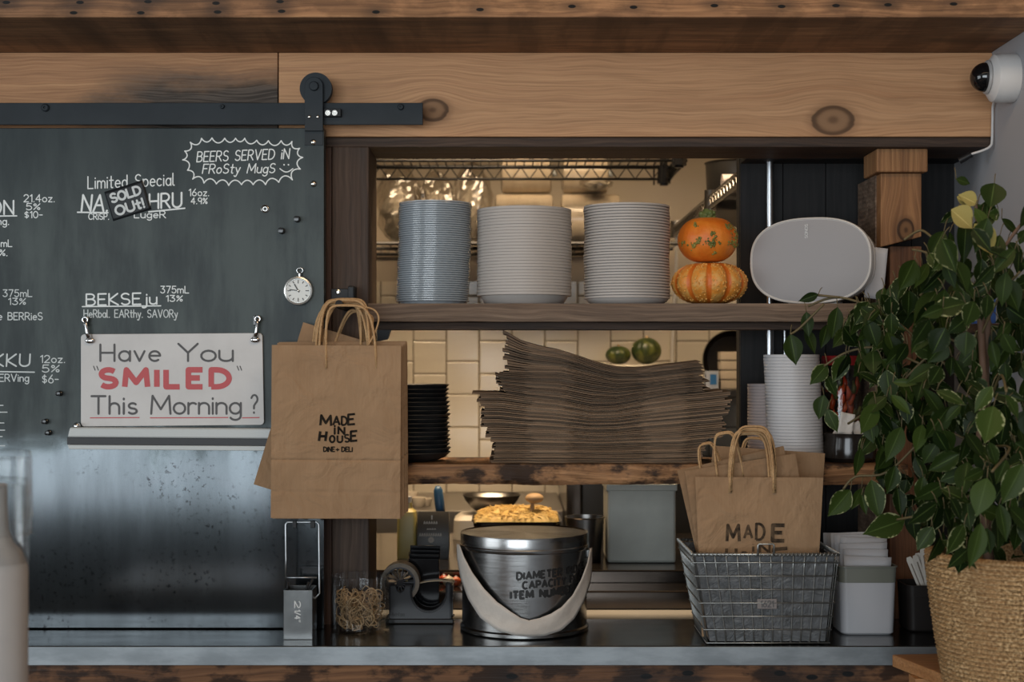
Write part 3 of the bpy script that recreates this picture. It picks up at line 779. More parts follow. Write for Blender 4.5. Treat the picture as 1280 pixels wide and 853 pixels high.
for a, L, w in ((math.radians(-82), 0.58, 0.0009), (math.radians(-30), 0.50, 0.0012)):
    c.stroke([(-0.1 * R1 * math.sin(a), -0.1 * R1 * math.cos(a)), (L * R1 * math.sin(a), L * R1 * math.cos(a))], w, ff)
c.build('markings', m_ink, ck)
MB().sphere(ctr + Vector((0, -0.0145, 0)), (0.0022, 0.001, 0.0022), 10, 6).build('hub', m_bolt, ck, smooth=True)
MB().lathe([(0, 0), (0.0035, 0), (0.004, 0.006), (0.0025, 0.009), (0, 0.009)], ctr + Vector((S(1.5, DY), -0.008, R1 - 0.001)), 14).build('crown', m_chrome, ck, smooth=30)
MB().tube([ctr + Vector((S(1.5, DY) + 0.0062 * math.cos(a), -0.008, R1 + 0.0115 + 0.005 * math.sin(a))) for a in [i * math.pi / 8 for i in range(16)]], 0.0011, 8, closed=True).build('loop', m_chrome, ck, smooth=True)

# ------------------------------------------------------------------ dish stacks on the upper shelf
m_white = MAT('white_card', (0.42, 0.385, 0.355), 0.55)
m_white2 = MAT('white_plastic', (0.49, 0.49, 0.505), 0.45)
def stack(name, cat, lab, group, mesh_mb, mat, base, n, pitch, drift, smooth=40, extra=None):
    """n nested copies piled from base upwards; drift(k) -> (dx, dy)"""
    src = mesh_mb.build(name, mat, loc=(0, 0, 0), smooth=smooth)
    for k in range(n):
        o = src if k == 0 else src.copy()
        if k: COL.objects.link(o)
        dx, dy = drift(k)
        o.location = (base.x + dx, base.y + dy, base.z + pitch * k)
        o.rotation_euler.z = rng.uniform(0, 6.28)
        place = n - k
        tag(o, lab(place, n), cat, group)
def lab_of(kind, where):
    def f(p, n):
        if p == 1: return 'topmost %s of %s' % (kind, where)
        if p == n: return 'bottom %s of %s, resting on the shelf' % (kind, where)
        return '%s, %s from the top of %s' % (kind, nth(p), where)
    return f
YP = 3.0
R1 = S(59, YP)
# middle stack: nested white bowls
def bowl_mb(R, h, pitch, foot):
    t = 0.0016
    return MB().lathe([(0, 0.0), (R * foot, 0.0), (R * (foot + .02), 0.001), (R * 0.93, h * 0.85), (R * 0.985, h - pitch * 0.52), (R, h - pitch * 0.46), (R * 1.0, h + pitch * 0.43), (R * 0.985, h + pitch * 0.47), (R * .95, h + pitch * .1),
                       (R * .905, h * 0.85), (R * (foot - .02), t), (0, t)], n=64)
n1 = 29; top = Z(265, YP); h1 = S(13, YP)
p1 = (top - us_t - h1) / (n1 - 1)
stack('paper_bowl', 'bowl', lab_of('white round bowl', 'the plain white middle stack'), 'white bowls in the middle stack', bowl_mb(R1, h1, p1, 0.80), m_white,
      Vector((X(655.5, YP), YP, us_t + 0.0003)), n1, p1, lambda k: (rng.uniform(-.0007, .0007), rng.uniform(-.0007, .0007)))
# right stack: plates with a distinct rim
R2 = S(53.5, YP); n2 = 33; h2 = S(9, YP)
p2 = (Z(260, YP) - us_t - h2) / (n2 - 1)
plate = MB().lathe([(0, 0), (R2 * 0.80, 0), (R2 * 0.83, 0.0012), (R2 * 0.94, h2 * 0.6), (R2 * 0.955, h2 - p2 * 0.5), (R2, h2 - p2 * 0.36), (R2, h2 + p2 * 0.30), (R2 * 0.96, h2 + p2 * 0.3), (R2 * 0.90, h2 * .7), (R2 * 0.78, 0.0022), (0, 0.0022)], n=64)
stack('paper_plate', 'plate', lab_of('white rimmed plate', 'the white stack by the pumpkins'), 'white plates in the right stack', plate, m_white,
      Vector((X(783.5, YP), YP, us_t + 0.0003)), n2, p2, lambda k: (rng.uniform(-.0008, .0008) + 0.0007 * math.sin(k * 0.35), rng.uniform(-.0008, .0008)))
# left stack: clear ribbed lids
def GLASS(name, tint=(1, 1, 1), base=0.03, edge=0.75, rough=0.03):
    t = NT(name); nt = t.t
    tr = t.n('ShaderNodeBsdfTransparent'); tr.inputs[0].default_value = (*tint, 1)
    gl = t.n('ShaderNodeBsdfGlossy'); gl.inputs['Roughness'].default_value = rough
    lw = t.n('ShaderNodeLayerWeight'); lw.inputs[0].default_value = 0.25
    fac = t.maprange(lw.outputs['Facing'], 0.0, 1.0, base, edge, smooth=False)
    mx = t.n('ShaderNodeMixShader'); t.link(fac, mx.inputs[0]); t.link(tr.outputs[0], mx.inputs[1]); t.link(gl.outputs[0], mx.inputs[2])
    t.link(mx.outputs[0], nt.nodes['Material Output'].inputs[0])
    return t.m
m_clear = MAT('clear_plastic', (0.44, 0.49, 0.53), 0.20, alpha=0.66, spec=0.9)
R3 = S(45.5, YP); n3 = 46; h3 = S(5.5, YP)
p3 = (Z(255.5, YP) - us_t - h3) / (n3 - 1)
lid = MB()
def lid_ring(r, z, N=96, rib=0.0):
    return [Vector((r * (1 + rib * (1 if (k // 2) % 2 else -1)) * math.cos(2 * math.pi * k / N), r * (1 + rib * (1 if (k // 2) % 2 else -1)) * math.sin(2 * math.pi * k / N), z)) for k in range(N)]
lid.loft([lid_ring(R3 * .82, 0.0, rib=0), lid_ring(R3 * 0.90, 0.0007, rib=.006), lid_ring(R3 * 0.93, h3 * .55, rib=.009), lid_ring(R3 * 0.985, h3 - p3 * .5, rib=.006), lid_ring(R3, h3 - p3 * .38), lid_ring(R3, h3 + p3 * .12),
          lid_ring(R3 * 0.955, h3 + p3 * .16, rib=.006), lid_ring(R3 * 0.9, h3 * .6, rib=.009), lid_ring(R3 * .80, 0.0012)])
stack('clear_plastic_bowl', 'bowl', lab_of('clear ribbed plastic bowl', 'the shiny left stack'), 'clear bowls in the left stack', lid, m_clear,
      Vector((X(540.5, YP), YP, us_t + 0.0003)), n3, p3, lambda k: (S(4.0, YP) * k / n3 + (0.0012 if 19 < k < 30 else 0) + rng.uniform(-.0008, .0008), rng.uniform(-.001, .001)), smooth=25)

# ------------------------------------------------------------------ pumpkins
def pumpkin_mat(name, ribs, warty):
    t = NT(name); s = t.sep(t.obj())
    n1 = t.noise(t.obj(), 60, 5, 0.65); n2 = t.noise(t.obj(), 22, 3)
    base = t.mix(t.maprange(n2, 0.35, 0.7), (0.64, 0.15, 0.012), (0.70, 0.21, 0.02))
    if ribs:
        ang = t.math('ARCTAN2', s[1], s[0])
        w = t.math('ABSOLUTE', t.math('SINE', t.math('MULTIPLY', ang, ribs / 2.0)))
        pale = t.mix(t.maprange(n1, 0.42, 0.62), (0.66, 0.25, 0.035), (0.62, 0.34, 0.09))
        base = t.mix(t.maprange(w, 0.30, 0.55), (0.57, 0.135, 0.012), pale)
    t.set(col=base, rough=0.45)
    t.bump(n1, 0.5, 0.004)
    return t.m
def pumpkin(px, py0, py1, rpx, Y, ribs, label, kind, zbase):
    R = S(rpx, Y); H = S(py1 - py0, Y)
    o = thing('pumpkin', label, 'pumpkin', (X(px, Y), Y, zbase))
    c = Vector((X(px, Y), Y, zbase + H / 2))
    depth = 0.12 if ribs else 0.03; nr = ribs or 9
    mb = MB(); NU, NV = 120, 40
    vs = []; fs = []
    def surf(th, ph, off=0.0):
        w = abs(math.sin(th * nr / 2.0)) ** 0.6
        sp = math.sin(ph)
        rr = R * (1 - depth * (1 - w) * sp) * (sp ** 0.85 if sp > 0 else 0) + off * sp
        dimple = 0.16 * math.exp(-(rr / (0.33 * R)) ** 2)
        z = (H / 2 + off) * math.cos(ph) * (1 - dimple * (1.0 if math.cos(ph) > 0 else 0.35))
        return c + Vector((rr * math.cos(th), rr * math.sin(th), z))
    mb.grid(lambda a, b: surf(2 * math.pi * a, math.pi * (1 - b)), NU, NV)
    mb.build('body', pumpkin_mat('pumpkin_skin_%s' % kind, ribs, True), o, smooth=True)
    rr = random.Random(5 if ribs else 9)
    if ribs:
        w = MB()
        for i in range(420):
            th = rr.uniform(-math.pi, 0); ph = math.acos(rr.uniform(-.85, .85))
            if abs(math.sin(th * nr / 2.0)) < 0.45: continue
            w.sphere(surf(th, ph), R * rr.uniform(.012, .032), 7, 5)
        w.build('warts', MAT('pale_warts', (0.66, 0.36, 0.09), 0.5, col2=(0.60, 0.25, 0.04), vscale=60), o, smooth=True)
        MB().tube([c + Vector((0, 0, H * .36)), c + Vector((0.004, 0, H * .47))], [0.011, 0.008], 8).build('stem', MAT('dry_stem', (0.24, 0.17, 0.07), 0.8), o)
    else:
        w = MB()
        for (cx, cz, sp, n) in ((-0.55, -.28, .16, 26), (-0.42, -0.15, .10, 16), (0.02, -.2, .18, 40), (0.05, .12, .10, 18), (0.12, -.62, .07, 9), (.80, -.2, .22, 36), (.88, .22, .2, 30), (.6, .55, .16, 18), (-.5, .55, .08, 8), (-.9, -.2, .1, 10)):
            for i in range(n):
                x = cx + rr.gauss(0, sp * .5); z = cz + rr.gauss(0, sp * .6)
                if x * x + z * z > .98: continue
                ph = math.acos(max(-1, min(1, z))); sx_ = max(-.99, min(.99, x / max(.2, math.sin(ph))))
                th = -math.pi / 2 + math.asin(sx_)
                w.sphere(surf(th, ph), R * rr.uniform(.02, .05), 7, 5)
        w.build('warts', MAT('green_warts', (0.075, 0.095, 0.016), 0.5, col2=(0.25, 0.21, 0.04), vscale=70), o, smooth=True)
        s = MB()
        s.tube([c + Vector((0, 0, H * .36)), c + Vector((-0.001, -0.004, H * .52)), c + Vector((0.002, -0.006, H * .64))], [0.019, 0.014, 0.010], 9)
        for i in range(26):
            a = rr.uniform(0, 6.28); s.sphere(c + Vector((0.014 * math.cos(a), 0.014 * math.sin(a) - 0.003, H * rr.uniform(.44, .57))), rr.uniform(.003, .0055), 7, 5)
        s.build('stem', MAT('green_stem', (0.07, 0.11, 0.025), 0.6, col2=(0.15, 0.17, 0.05), vscale=80), o, smooth=True)
pumpkin(886.5, 324, 378.5, 47.5, 3.0, 11, 'lower squat ribbed pumpkin with pale warty panels on the shelf', 'ribbed', us_t + 0.0003)
pumpkin(884.5, 268, 327, 37.5, 2.99, 0, 'upper round orange pumpkin with green warts and stem', 'green', us_t + S(378.5 - 326.5, 3.0))

# ------------------------------------------------------------------ loudspeaker
m_grille = MAT('light_grey_grille', (0.30, 0.295, 0.305), 0.65, bump=0.15, bscale=900)
m_spk = MAT('off_white_shell', (0.62, 0.60, 0.57), 0.4)
def stad(w, h, n=20, e=2.55):
    pts = []
    r = h / 2
    for i in range(96):
        a = 2 * math.pi * i / 96
        ca, sa = math.cos(a), math.sin(a)
        x = math.copysign(abs(ca) ** (2 / e), ca) * w / 2
        z = math.copysign(abs(sa) ** (2 / e), sa) * h / 2
        pts.append((x, z))
    return pts
W, H = S(153, 2.95), S(108, 2.95)
sp = thing('loudspeaker', 'rounded light grey loudspeaker at the right end of the upper shelf', 'speaker', (0, 0, 0))
rings = []
for (s_, y) in ((0.965, -0.004), (0.985, -0.0035), (0.998, 0.0), (1.0, 0.003), (1.0, 0.010), (0.985, 0.011), (0.98, 0.045), (0.94, 0.065), (0.945, 0.067), (0.92, 0.088), (0.80, 0.100)):
    rings.append([Vector((x * (1 - (1 - s_) * H / W), y, z)) if s_ > .95 else Vector((x * s_, y, z * s_)) for x, z in stad(W, H) for _ in (0,)])
rings = []
for (d, y) in ((0.0045, -0.002), (0.003, -0.004), (0.001, -0.003), (0.0, 0.0), (0.0, 0.010), (0.004, 0.0115), (0.005, 0.050), (0.009, 0.053), (0.009, 0.056), (0.005, 0.059), (0.007, 0.098), (0.014, 0.108)):
    rings.append([Vector((x, y, z)) for x, z in stad(W - 2 * d, H - 2 * d)])
MB().loft(rings).build('shell', m_spk, sp, smooth=35)
rings = [[Vector((x, -0.0025, z)) for x, z in stad(W - 0.010, H - 0.010)]]
for k in (0.97, 0.85, 0.6, 0.3):
    rings.append([Vector((x, -0.0025 - 0.005 * (1 - k ** 4), z)) for x, z in stad((W - 0.010) * k, (H - 0.010) * k)])
MB().loft(rings, cap0=False).build('grille', m_grille, sp, smooth=True)
c = MB(); c2 = []
lf = lambda u, v: Vector((S(-3.5, 2.95) - v, -0.0085, H / 2 - S(26, 2.95) + u))
write(c, 'SONOS', lf, 0, S(17, 2.95), -S(1.8, 2.95), S(1.8, 2.95), 0.0006)
c.build('lettering', MAT('grey_print', (0.60, 0.60, 0.60), 0.6), sp)
sp.location = (X(1014.5, 2.93), 2.945, us_t + H / 2 + 0.001)
sp.rotation_euler.z = math.radians(-25)
# small foot so that it rests
MB().box(-0.05, 0.05, 0.02, 0.075, -H / 2 - 0.0008, -H / 2 + 0.006).build('foot', m_spk, None).parent = sp
# paper note on the stud behind the speaker
o = MB()
o.grid(lambda a, b: P(1086 + 24 * a - 6 * (1 - b), 372 - 64 * b + 3 * a, 2.958) + Vector((0, 0.003 * math.sin(a * 3), 0)), 6, 8)
tag(o.build('paper_note', MAT('note_paper', (0.50, 0.50, 0.52), 0.7), loc=P(1096, 372, 2.958), smooth=True, solid=0.0006), 'white paper note pinned to the post behind the speaker', 'paper')

# chrome conduits in front of the black wall
m_pipe = MAT('galvanised_pipe', (0.50, 0.52, 0.54), 0.28, 1.0)
o = thing('conduit_pipe', 'thick vertical metal pipe on the black wall left of the speaker', 'pipe', (X(962, 3.155), 3.155, CT))
MB().tube([(X(962, 3.155), 3.155, CT), (X(962, 3.155), 3.155, Z(197, 3.155) + 0.03)], S(5.2, 3.155), 16).build('tube', m_pipe, o, smooth=40)
o = thing('conduit_pipe', 'thin vertical metal pipe right of the thick one, seen above the cups', 'pipe', (X(981, 3.165), 3.165, CT))
MB().tube([(X(981, 3.165), 3.165, CT), (X(981, 3.165), 3.165, us_b - 0.01)], S(2.3, 3.165), 12).build('tube', m_pipe, o, smooth=40)
# ------------------------------------------------------------------ ceiling camera on the right wall
m_camwhite = MAT('camera_white', (0.66, 0.64, 0.62), 0.4)
cy_, cz_ = 2.80, Z(98, 2.80)
cm = thing('security_camera', 'white wall camera with a glossy black dome', 'camera', (XR, cy_, cz_))
RX = Matrix.Rotation(-math.pi / 2, 3, 'Y')     # axis -> -X
Rb = S(30.5, cy_)
MB().lathe([(0, 0.0003), (Rb * 0.98, 0.0003), (Rb, 0.004), (Rb, 0.030), (Rb * 0.98, 0.034), (Rb * 0.98, 0.0345), (Rb * 0.95, 0.042), (Rb * .72, 0.050), (Rb * .66, 0.051), (0, 0.051)], (XR, cy_, cz_), 48, RX).build('base', m_camwhite, cm, smooth=30)
MB().lathe([(Rb * .66, 0.0512), (Rb * .70, 0.054), (Rb * .64, 0.057), (Rb * .60, 0.0575)], (XR, cy_, cz_ + 0.002), 40, RX).build('collar', MAT('camera_grey', (0.40, 0.39, 0.38), 0.35), cm, smooth=30)
rd = Rb * .60
MB().lathe([(rd * math.cos(a), 0.0575 + rd * 0.98 * math.sin(a)) for a in [math.pi / 2 * i / 12 for i in range(12)]] + [(0, 0.0575 + rd * .98)], (XR, cy_, cz_ + 0.002), 40, RX).build('dome', MAT('smoked_dome', (0.006, 0.006, 0.007), 0.05, spec=0.7), cm, smooth=True)
m_cable = MAT('white_cable', (0.60, 0.58, 0.56), 0.5)
cab = [Vector((XR - 0.012, 2.86, cz_ - Rb * .5)), Vector((XR - 0.006, 2.905, Z(130, 2.90))), Vector((XR - 0.005, 2.912, Z(150, 2.91))), Vector((XR - 0.006, 2.912, Z(176, 2.91))), Vector((XR - 0.010, 2.912, Z(183, 2.91))), Vector((XR - 0.022, 2.915, Z(187.5, 2.912))), Vector((XR - 0.045, 2.925, Z(192, 2.915)))]
o = thing('camera_cable', 'thin white cable running down from the wall camera', 'cable', cab[-1])
def smoothpts(p, n=6):
    out = []
    for i in range(len(p) - 1):
        a, b, c_, d = p[max(0, i - 1)], p[i], p[i + 1], p[min(len(p) - 1, i + 2)]
        for j in range(n):
            t = j / n
            out.append(0.5 * ((2 * b) + (c_ - a) * t + (2 * a - 5 * b + 4 * c_ - d) * t * t + (3 * b - a - 3 * c_ + d) * t ** 3))
    out.append(p[-1]); return out
MB().tube(smoothpts(cab), 0.0026, 8).build('lead', m_cable, o, smooth=True)
MB().tube([cab[-1] + Vector((0.002, 0, 0)), cab[-1] + Vector((-0.020, 0.010, -0.012))], [0.006, 0.0075], 10).build('plug', m_black_metal, o, smooth=40)

# ------------------------------------------------------------------ stacks on the lower shelf
m_blackplate = MAT('matte_black_plate', (0.014, 0.014, 0.015), 0.4, spec=0.35, col2=(0.032, 0.031, 0.030), vscale=20)
R4 = S(50, 3.01); n4 = 17; h4 = S(11.5, 3.01)
p4 = (Z(481, 3.01) - ls_t - h4) / (n4 - 1)
bp = MB().lathe([(0, 0), (R4 * .62, 0), (R4 * .66, 0.002), (R4 * .88, h4 * .45), (R4 * .97, h4 - p4 * .30), (R4, h4 - p4 * .08), (R4 * .99, h4 + p4 * .08), (R4 * .95, h4), (R4 * .84, h4 * .45), (R4 * .6, 0.004), (0, 0.004)], n=64)
stack('black_plate', 'plate', lab_of('black plate', 'the black stack'), 'black plates on the lower shelf', bp, m_blackplate,
      Vector((X(513, 3.01) , 3.01, ls_t + 0.0003)), n4, p4, lambda k: (rng.uniform(-.0016, .0016) - (0.002 if k > 12 else 0), rng.uniform(-.0016, .0016)))
R5 = S(34.5, 3.0); n5 = 33; h5 = S(7.5, 3.0)
p5 = (Z(445.5, 3.0) - ls_t - h5) / (n5 - 1)
cup = MB().lathe([(0, 0), (R5 * .86, 0), (R5 * .93, h5 * .2), (R5 * .955, h5 - p5 * .45), (R5, h5 - p5 * .44), (R5, h5 + p5 * .42), (R5 * .98, h5 + p5 * .46), (R5 * .9, h5 * .3), (R5 * .82, 0.0015), (0, 0.0015)], n=56)
stack('paper_tub', 'tub', lab_of('white paper tub', 'the white column'), 'white tubs on the lower shelf', cup, m_white2,
      Vector((X(994.5, 3.0), 3.0, ls_t + 0.0003)), n5, p5, lambda k: (-S(5.5, 3.0) * k / n5 + rng.uniform(-.0004, .0004), rng.uniform(-.0004, .0004)))
m_lidp = MAT('pinkish_clear_lid', (0.42, 0.37, 0.37), 0.3)
R6 = S(27, 3.09); n6 = 24; h6 = S(5, 3.09)
p6 = (Z(481, 3.09) - ls_t - h6) / (n6 - 1)
l6 = MB().lathe([(0, 0), (R6 * .9, 0), (R6 * .96, h6 * .4), (R6, h6 - p6 * .4), (R6, h6 + p6 * .2), (R6 * .95, h6 * .6), (R6 * .86, .001), (0, .001)], n=40)
stack('clear_cup', 'cup', lab_of('pinkish clear cup', 'the stack behind the white column'), 'clear cups behind the white column', l6, m_lidp,
      Vector((X(961.5, 3.085), 3.085, ls_t + 0.0003)), n6, p6, lambda k: (rng.uniform(-.0004, .0004), 0))

# pile of flat folded paper bags
m_kraft_flat = MAT('kraft_edge', (0.20, 0.128, 0.076), 0.75, col2=(0.27, 0.178, 0.11), vscale=5, stretch=(1.5, 1, 60), bump=0.5, bscale=14, vary=.75)
m_kraft_flat2 = MAT('kraft_edge_dark', (0.145, 0.094, 0.058), 0.8, col2=(0.21, 0.138, 0.086), vscale=5, stretch=(1.5, 1, 60), bump=0.5, bscale=14, vary=.75)
YF = 2.935
def interp(tab, x):
    if x <= tab[0][0]: return tab[0][1]
    for (a, b), (c_, d) in zip(tab, tab[1:]):
        if x <= c_:
            q = (x - a) / (c_ - a); return b + (d - b) * q
    return tab[-1][1]
curve_top = [(590, 405), (632, 414), (652, 426), (675, 433), (700, 438), (725, 446), (742, 452), (758, 456.5), (775, 459.5), (795, 460.5), (812, 459.5), (830, 457), (875, 452), (915, 450)]
curve_mid2 = [(590, 452), (625, 465), (660, 466), (700, 466), (740, 474), (770, 480), (810, 478), (850, 473), (915, 468)]
curve_mid = [(590, 490), (625, 490), (660, 496), (700, 500), (740, 508), (770, 507), (810, 499), (850, 493), (915, 487)]
curve_low = [(590, 553), (660, 553), (750, 555), (850, 552), (915, 546)]
curve_bot = [(590, 580.3), (915, 580.3)]
#  layers, bottom curve, top curve, (left, right) extents in px, jitter
groups = [(17, curve_bot, curve_low, (614, 872), 3.0, 'bottom'), (24, curve_low, curve_mid, (606, 907), 5.0, 'main'), (13, curve_mid, curve_mid2, (624, 884), 6.0, 'upper'), (14, curve_mid2, curve_top, (634, 880), 5.0, 'curled top')]
pr = random.Random(17)
total = sum(g[0] for g in groups); idx = 0
for gi, (n, cb, ct, (xl, xr), jit, gname) in enumerate(groups):
    for k in range(n):
        t0, t1 = k / n, (k + 1) / n
        dl = pr.uniform(-jit, jit); dr = pr.uniform(-jit, jit)
        if gi == 1: dl += -7 * t0 + (4 if k < 6 else 0); dr += 3 - 10 * abs(t0 - .75)
        if gi == 1 and k == n - 1: dl = -16
        if gi == 0: dl += 4 * t0; dr += 14 * t0
        if gi == 2: dl += 4 - 10 * t0 * (1 - t0) * 2; dr -= 3 * t0
        if gi == 3: dl += -3 * t0; dr -= 2
        x0, x1 = xl + dl, xr + dr
        ph = idx * 0.11; fold0 = pr.uniform(655, 668); fold1 = pr.uniform(706, 722); fold2 = pr.uniform(798, 815); fold3 = pr.uniform(850, 862)
        NX = 44; sh_ = pr.uniform(-1, 1); fy = pr.uniform(-0.005, 0.005); dep = 0.165 + pr.uniform(-.006, .006)
        rows = []
        for i in range(NX + 1):
            x = x0 + (x1 - x0) * i / NX
            zb = Z(interp(cb, x), YF); zt_ = Z(interp(ct, x), YF)
            lo = zb + (zt_ - zb) * t0; hi = zb + (zt_ - zb) * t1
            thin = 0.70
            if fold0 < x < fold1 or fold2 < x < fold3: thin = 0.94
            if x < x0 + 8 or x > x1 - 8: thin = 0.8
            wob = 0.0010 * noise.noise(Vector((x * 0.02, ph, 0)))
            th = (hi - lo) * thin
            mid = (lo + hi) / 2 + wob * (1 if k not in (0,) else 0) + ((1 - thin) * (hi - lo) * 0.3 * sh_)
            lo2, hi2 = mid - th / 2, mid + th / 2
            if gi == 0 and k == 0: lo2 = ls_t + 0.0004; hi2 = max(hi2, lo2 + 0.001)
            yv = YF + fy + 0.0022 * noise.noise(Vector((x * 0.05, ph, 3))) - (0.003 if thin > .9 else 0)
            sg_ = 0.0028 if not (gi == 0 and k == 0) else 0.0
            rows.append([Vector((X(x, YF), yv, lo2)), Vector((X(x, YF), yv - 0.0006, (lo2 + hi2) / 2)), Vector((X(x, YF), yv, hi2)), Vector((X(x, YF), yv + dep * .45, hi2 + sg_)), Vector((X(x, YF), yv + dep, hi2)), Vector((X(x, YF), yv + dep, lo2)), Vector((X(x, YF), yv + dep * .45, lo2 + sg_))])
        mb = MB().loft(rows)
        idx += 1; place = total - idx + 1
        o = mb.build('folded_paper_bag', m_kraft_flat if gi < 2 else m_kraft_flat2, loc=(X((x0 + x1) / 2, YF), YF + 0.08, Z(interp(cb, 740), YF)), smooth=40)
        lb = 'topmost folded kraft bag of the tall pile, curled up at its left' if place == 1 else ('bottom folded kraft bag of the tall pile, on the shelf' if place == total else 'flat folded kraft bag, %s from the top of the tall pile' % nth(place))
        tag(o, lb, 'paper bag', 'folded kraft bags piled on the lower shelf')

# dark bowl of sachets and a red-lidded jar behind the plant
yq = 2.985
m_darkbowl = MAT('dark_glaze', (0.018, 0.015, 0.013), 0.15)
o = thing('dark_bowl', 'dark glossy bowl of white sachets on the lower shelf behind the leaves', 'bowl', (X(1062, yq), yq, ls_t))
Rq = S(33, yq); Hq = S(36, yq)
MB().lathe([(0, 0.0003), (Rq * .8, 0.0003), (Rq * .97, Hq * .15), (Rq, Hq * .5), (Rq * .93, Hq * .82), (Rq * .97, Hq), (Rq * .9, Hq), (Rq * .86, Hq * .8), (Rq * .9, Hq * .3), (0, Hq * .2)], (X(1062, yq), yq, ls_t), 48).build('body', m_darkbowl, o, smooth=35)
m_sachet = MAT('white_sachet', (0.58, 0.57, 0.55), 0.6, bump=0.6, bscale=120)
rs = random.Random(3)
for i, (px, py, a, w) in enumerate(((1058, 530, 12, .030), (1075, 541, -35, .024), (1047, 545, 30, .022), (1066, 545, 70, .024))):
    wds = ('upright white paper sachet, the tallest in the dark bowl', 'white sachet leaning to the right in the dark bowl', 'white sachet at the left rim of the dark bowl', 'white sachet lying low in the middle of the dark bowl')
    mb = MB().grid(lambda u, v: Vector(((u - .5) * w, 0.003 * math.sin(math.pi * u), (v - .5) * .045)), 6, 8)
    q = mb.build('sugar_sachet', m_sachet, loc=(0, 0, 0), smooth=True, solid=0.003)
    q.location = P(px, py, yq - 0.012 + 0.01 * i); q.rotation_euler = (rs.uniform(-.2, .1), math.radians(a), rs.uniform(-.3, .3))
    tag(q, wds[i], 'sachet', 'sachets in the dark bowl')
yj = 3.08
o = thing('sauce_jar', 'clear jar with a red lid and red and green chillies behind the leaves', 'jar', (X(1052, yj), yj, ls_t))
Rj = S(25, yj); zj = Z(455, yj)
m_jarglass = GLASS('jar_glass', (0.93, 0.93, 0.92))
MB().lathe([(0, 0.0004), (Rj * .95, 0.0004), (Rj, 0.006), (Rj, zj - ls_t - 0.012), (Rj * .9, zj - ls_t), (Rj * .86, zj - ls_t), (Rj * .94, zj - ls_t - .014), (Rj * .94, 0.008), (0, 0.004)], (X(1052, yj), yj, ls_t), 40).build('glass', m_jarglass, o, smooth=35)
MB().lathe([(0, 0.0), (Rj * .98, 0), (Rj, 0.004), (Rj, 0.016), (Rj * .95, 0.02), (0, 0.02)], (X(1052, yj), yj, zj - 0.003), 40).build('lid', MAT('red_plastic', (0.36, 0.02, 0.02), 0.35), o, smooth=30)
ch = MB(); ch2 = MB()
for i in range(34):
    a = rs.uniform(0, 6.28); r_ = Rj * .7 * math.sqrt(rs.random()); z0 = rs.uniform(ls_t + .02, zj - .05)
    p0 = Vector((X(1052, yj) + r_ * math.cos(a), yj + r_ * math.sin(a), z0))
    d = Vector((rs.uniform(-.3, .3), rs.uniform(-.3, .3), rs.uniform(.6, 1))) * 0.04
    (ch if i % 4 else ch2).tube([p0, p0 + d * .5 + Vector((.003, 0, 0)), p0 + d], [.005, .006, .002], 7)
ch.build('red_chillies', MAT('chilli_red', (0.50, 0.035, 0.015), 0.35, col2=(0.5, 0.10, 0.02), vscale=30), o, smooth=True)['kind'] = 'stuff'
ch2.build('green_chillies', MAT('chilli_green', (0.07, 0.09, 0.02), 0.4), o, smooth=True)['kind'] = 'stuff'

# ------------------------------------------------------------------ paper carrier bags
def kraft_mat(name, c1, c2):
    t = NT(name)
    n = t.noise(t.obj(), 9, 5); f = t.noise(t.comb(*[t.math('MULTIPLY', q, k) for q, k in zip(t.sep(t.obj()), (300, 300, 30))]), 1, 3)
    cr = t.noise(t.obj(), 14, 3, 0.5, 1.2)
    t.set(col=t.mix(t.maprange(f, .35, .65, 0, .18), t.mix(t.maprange(n, .3, .7), c1, c2), tuple(x * .8 for x in c1)), rough=0.78, spec=0.25)
    t.bump(t.math('ADD', cr, t.math('MULTIPLY', f, 0.05)), 0.55, 0.016)
    return t.m
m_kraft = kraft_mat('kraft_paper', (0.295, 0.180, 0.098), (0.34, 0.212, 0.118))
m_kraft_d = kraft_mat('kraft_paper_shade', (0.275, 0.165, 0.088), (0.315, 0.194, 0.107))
m_cord = MAT('paper_cord', (0.42, 0.24, 0.105), 0.7, col2=(0.53, 0.33, 0.16), vscale=40, bump=0.8, bscale=260)
m_stamp = MAT('black_stamp_ink', (0.012, 0.010, 0.009), 0.9, col2=(0.03, 0.024, 0.018), vscale=80, spec=0.0)
m_stamp_worn = MAT('worn_stamp_ink', (0.018, 0.015, 0.013), 0.9, col2=(0.12, 0.08, 0.05), vscale=60, spec=0.0)

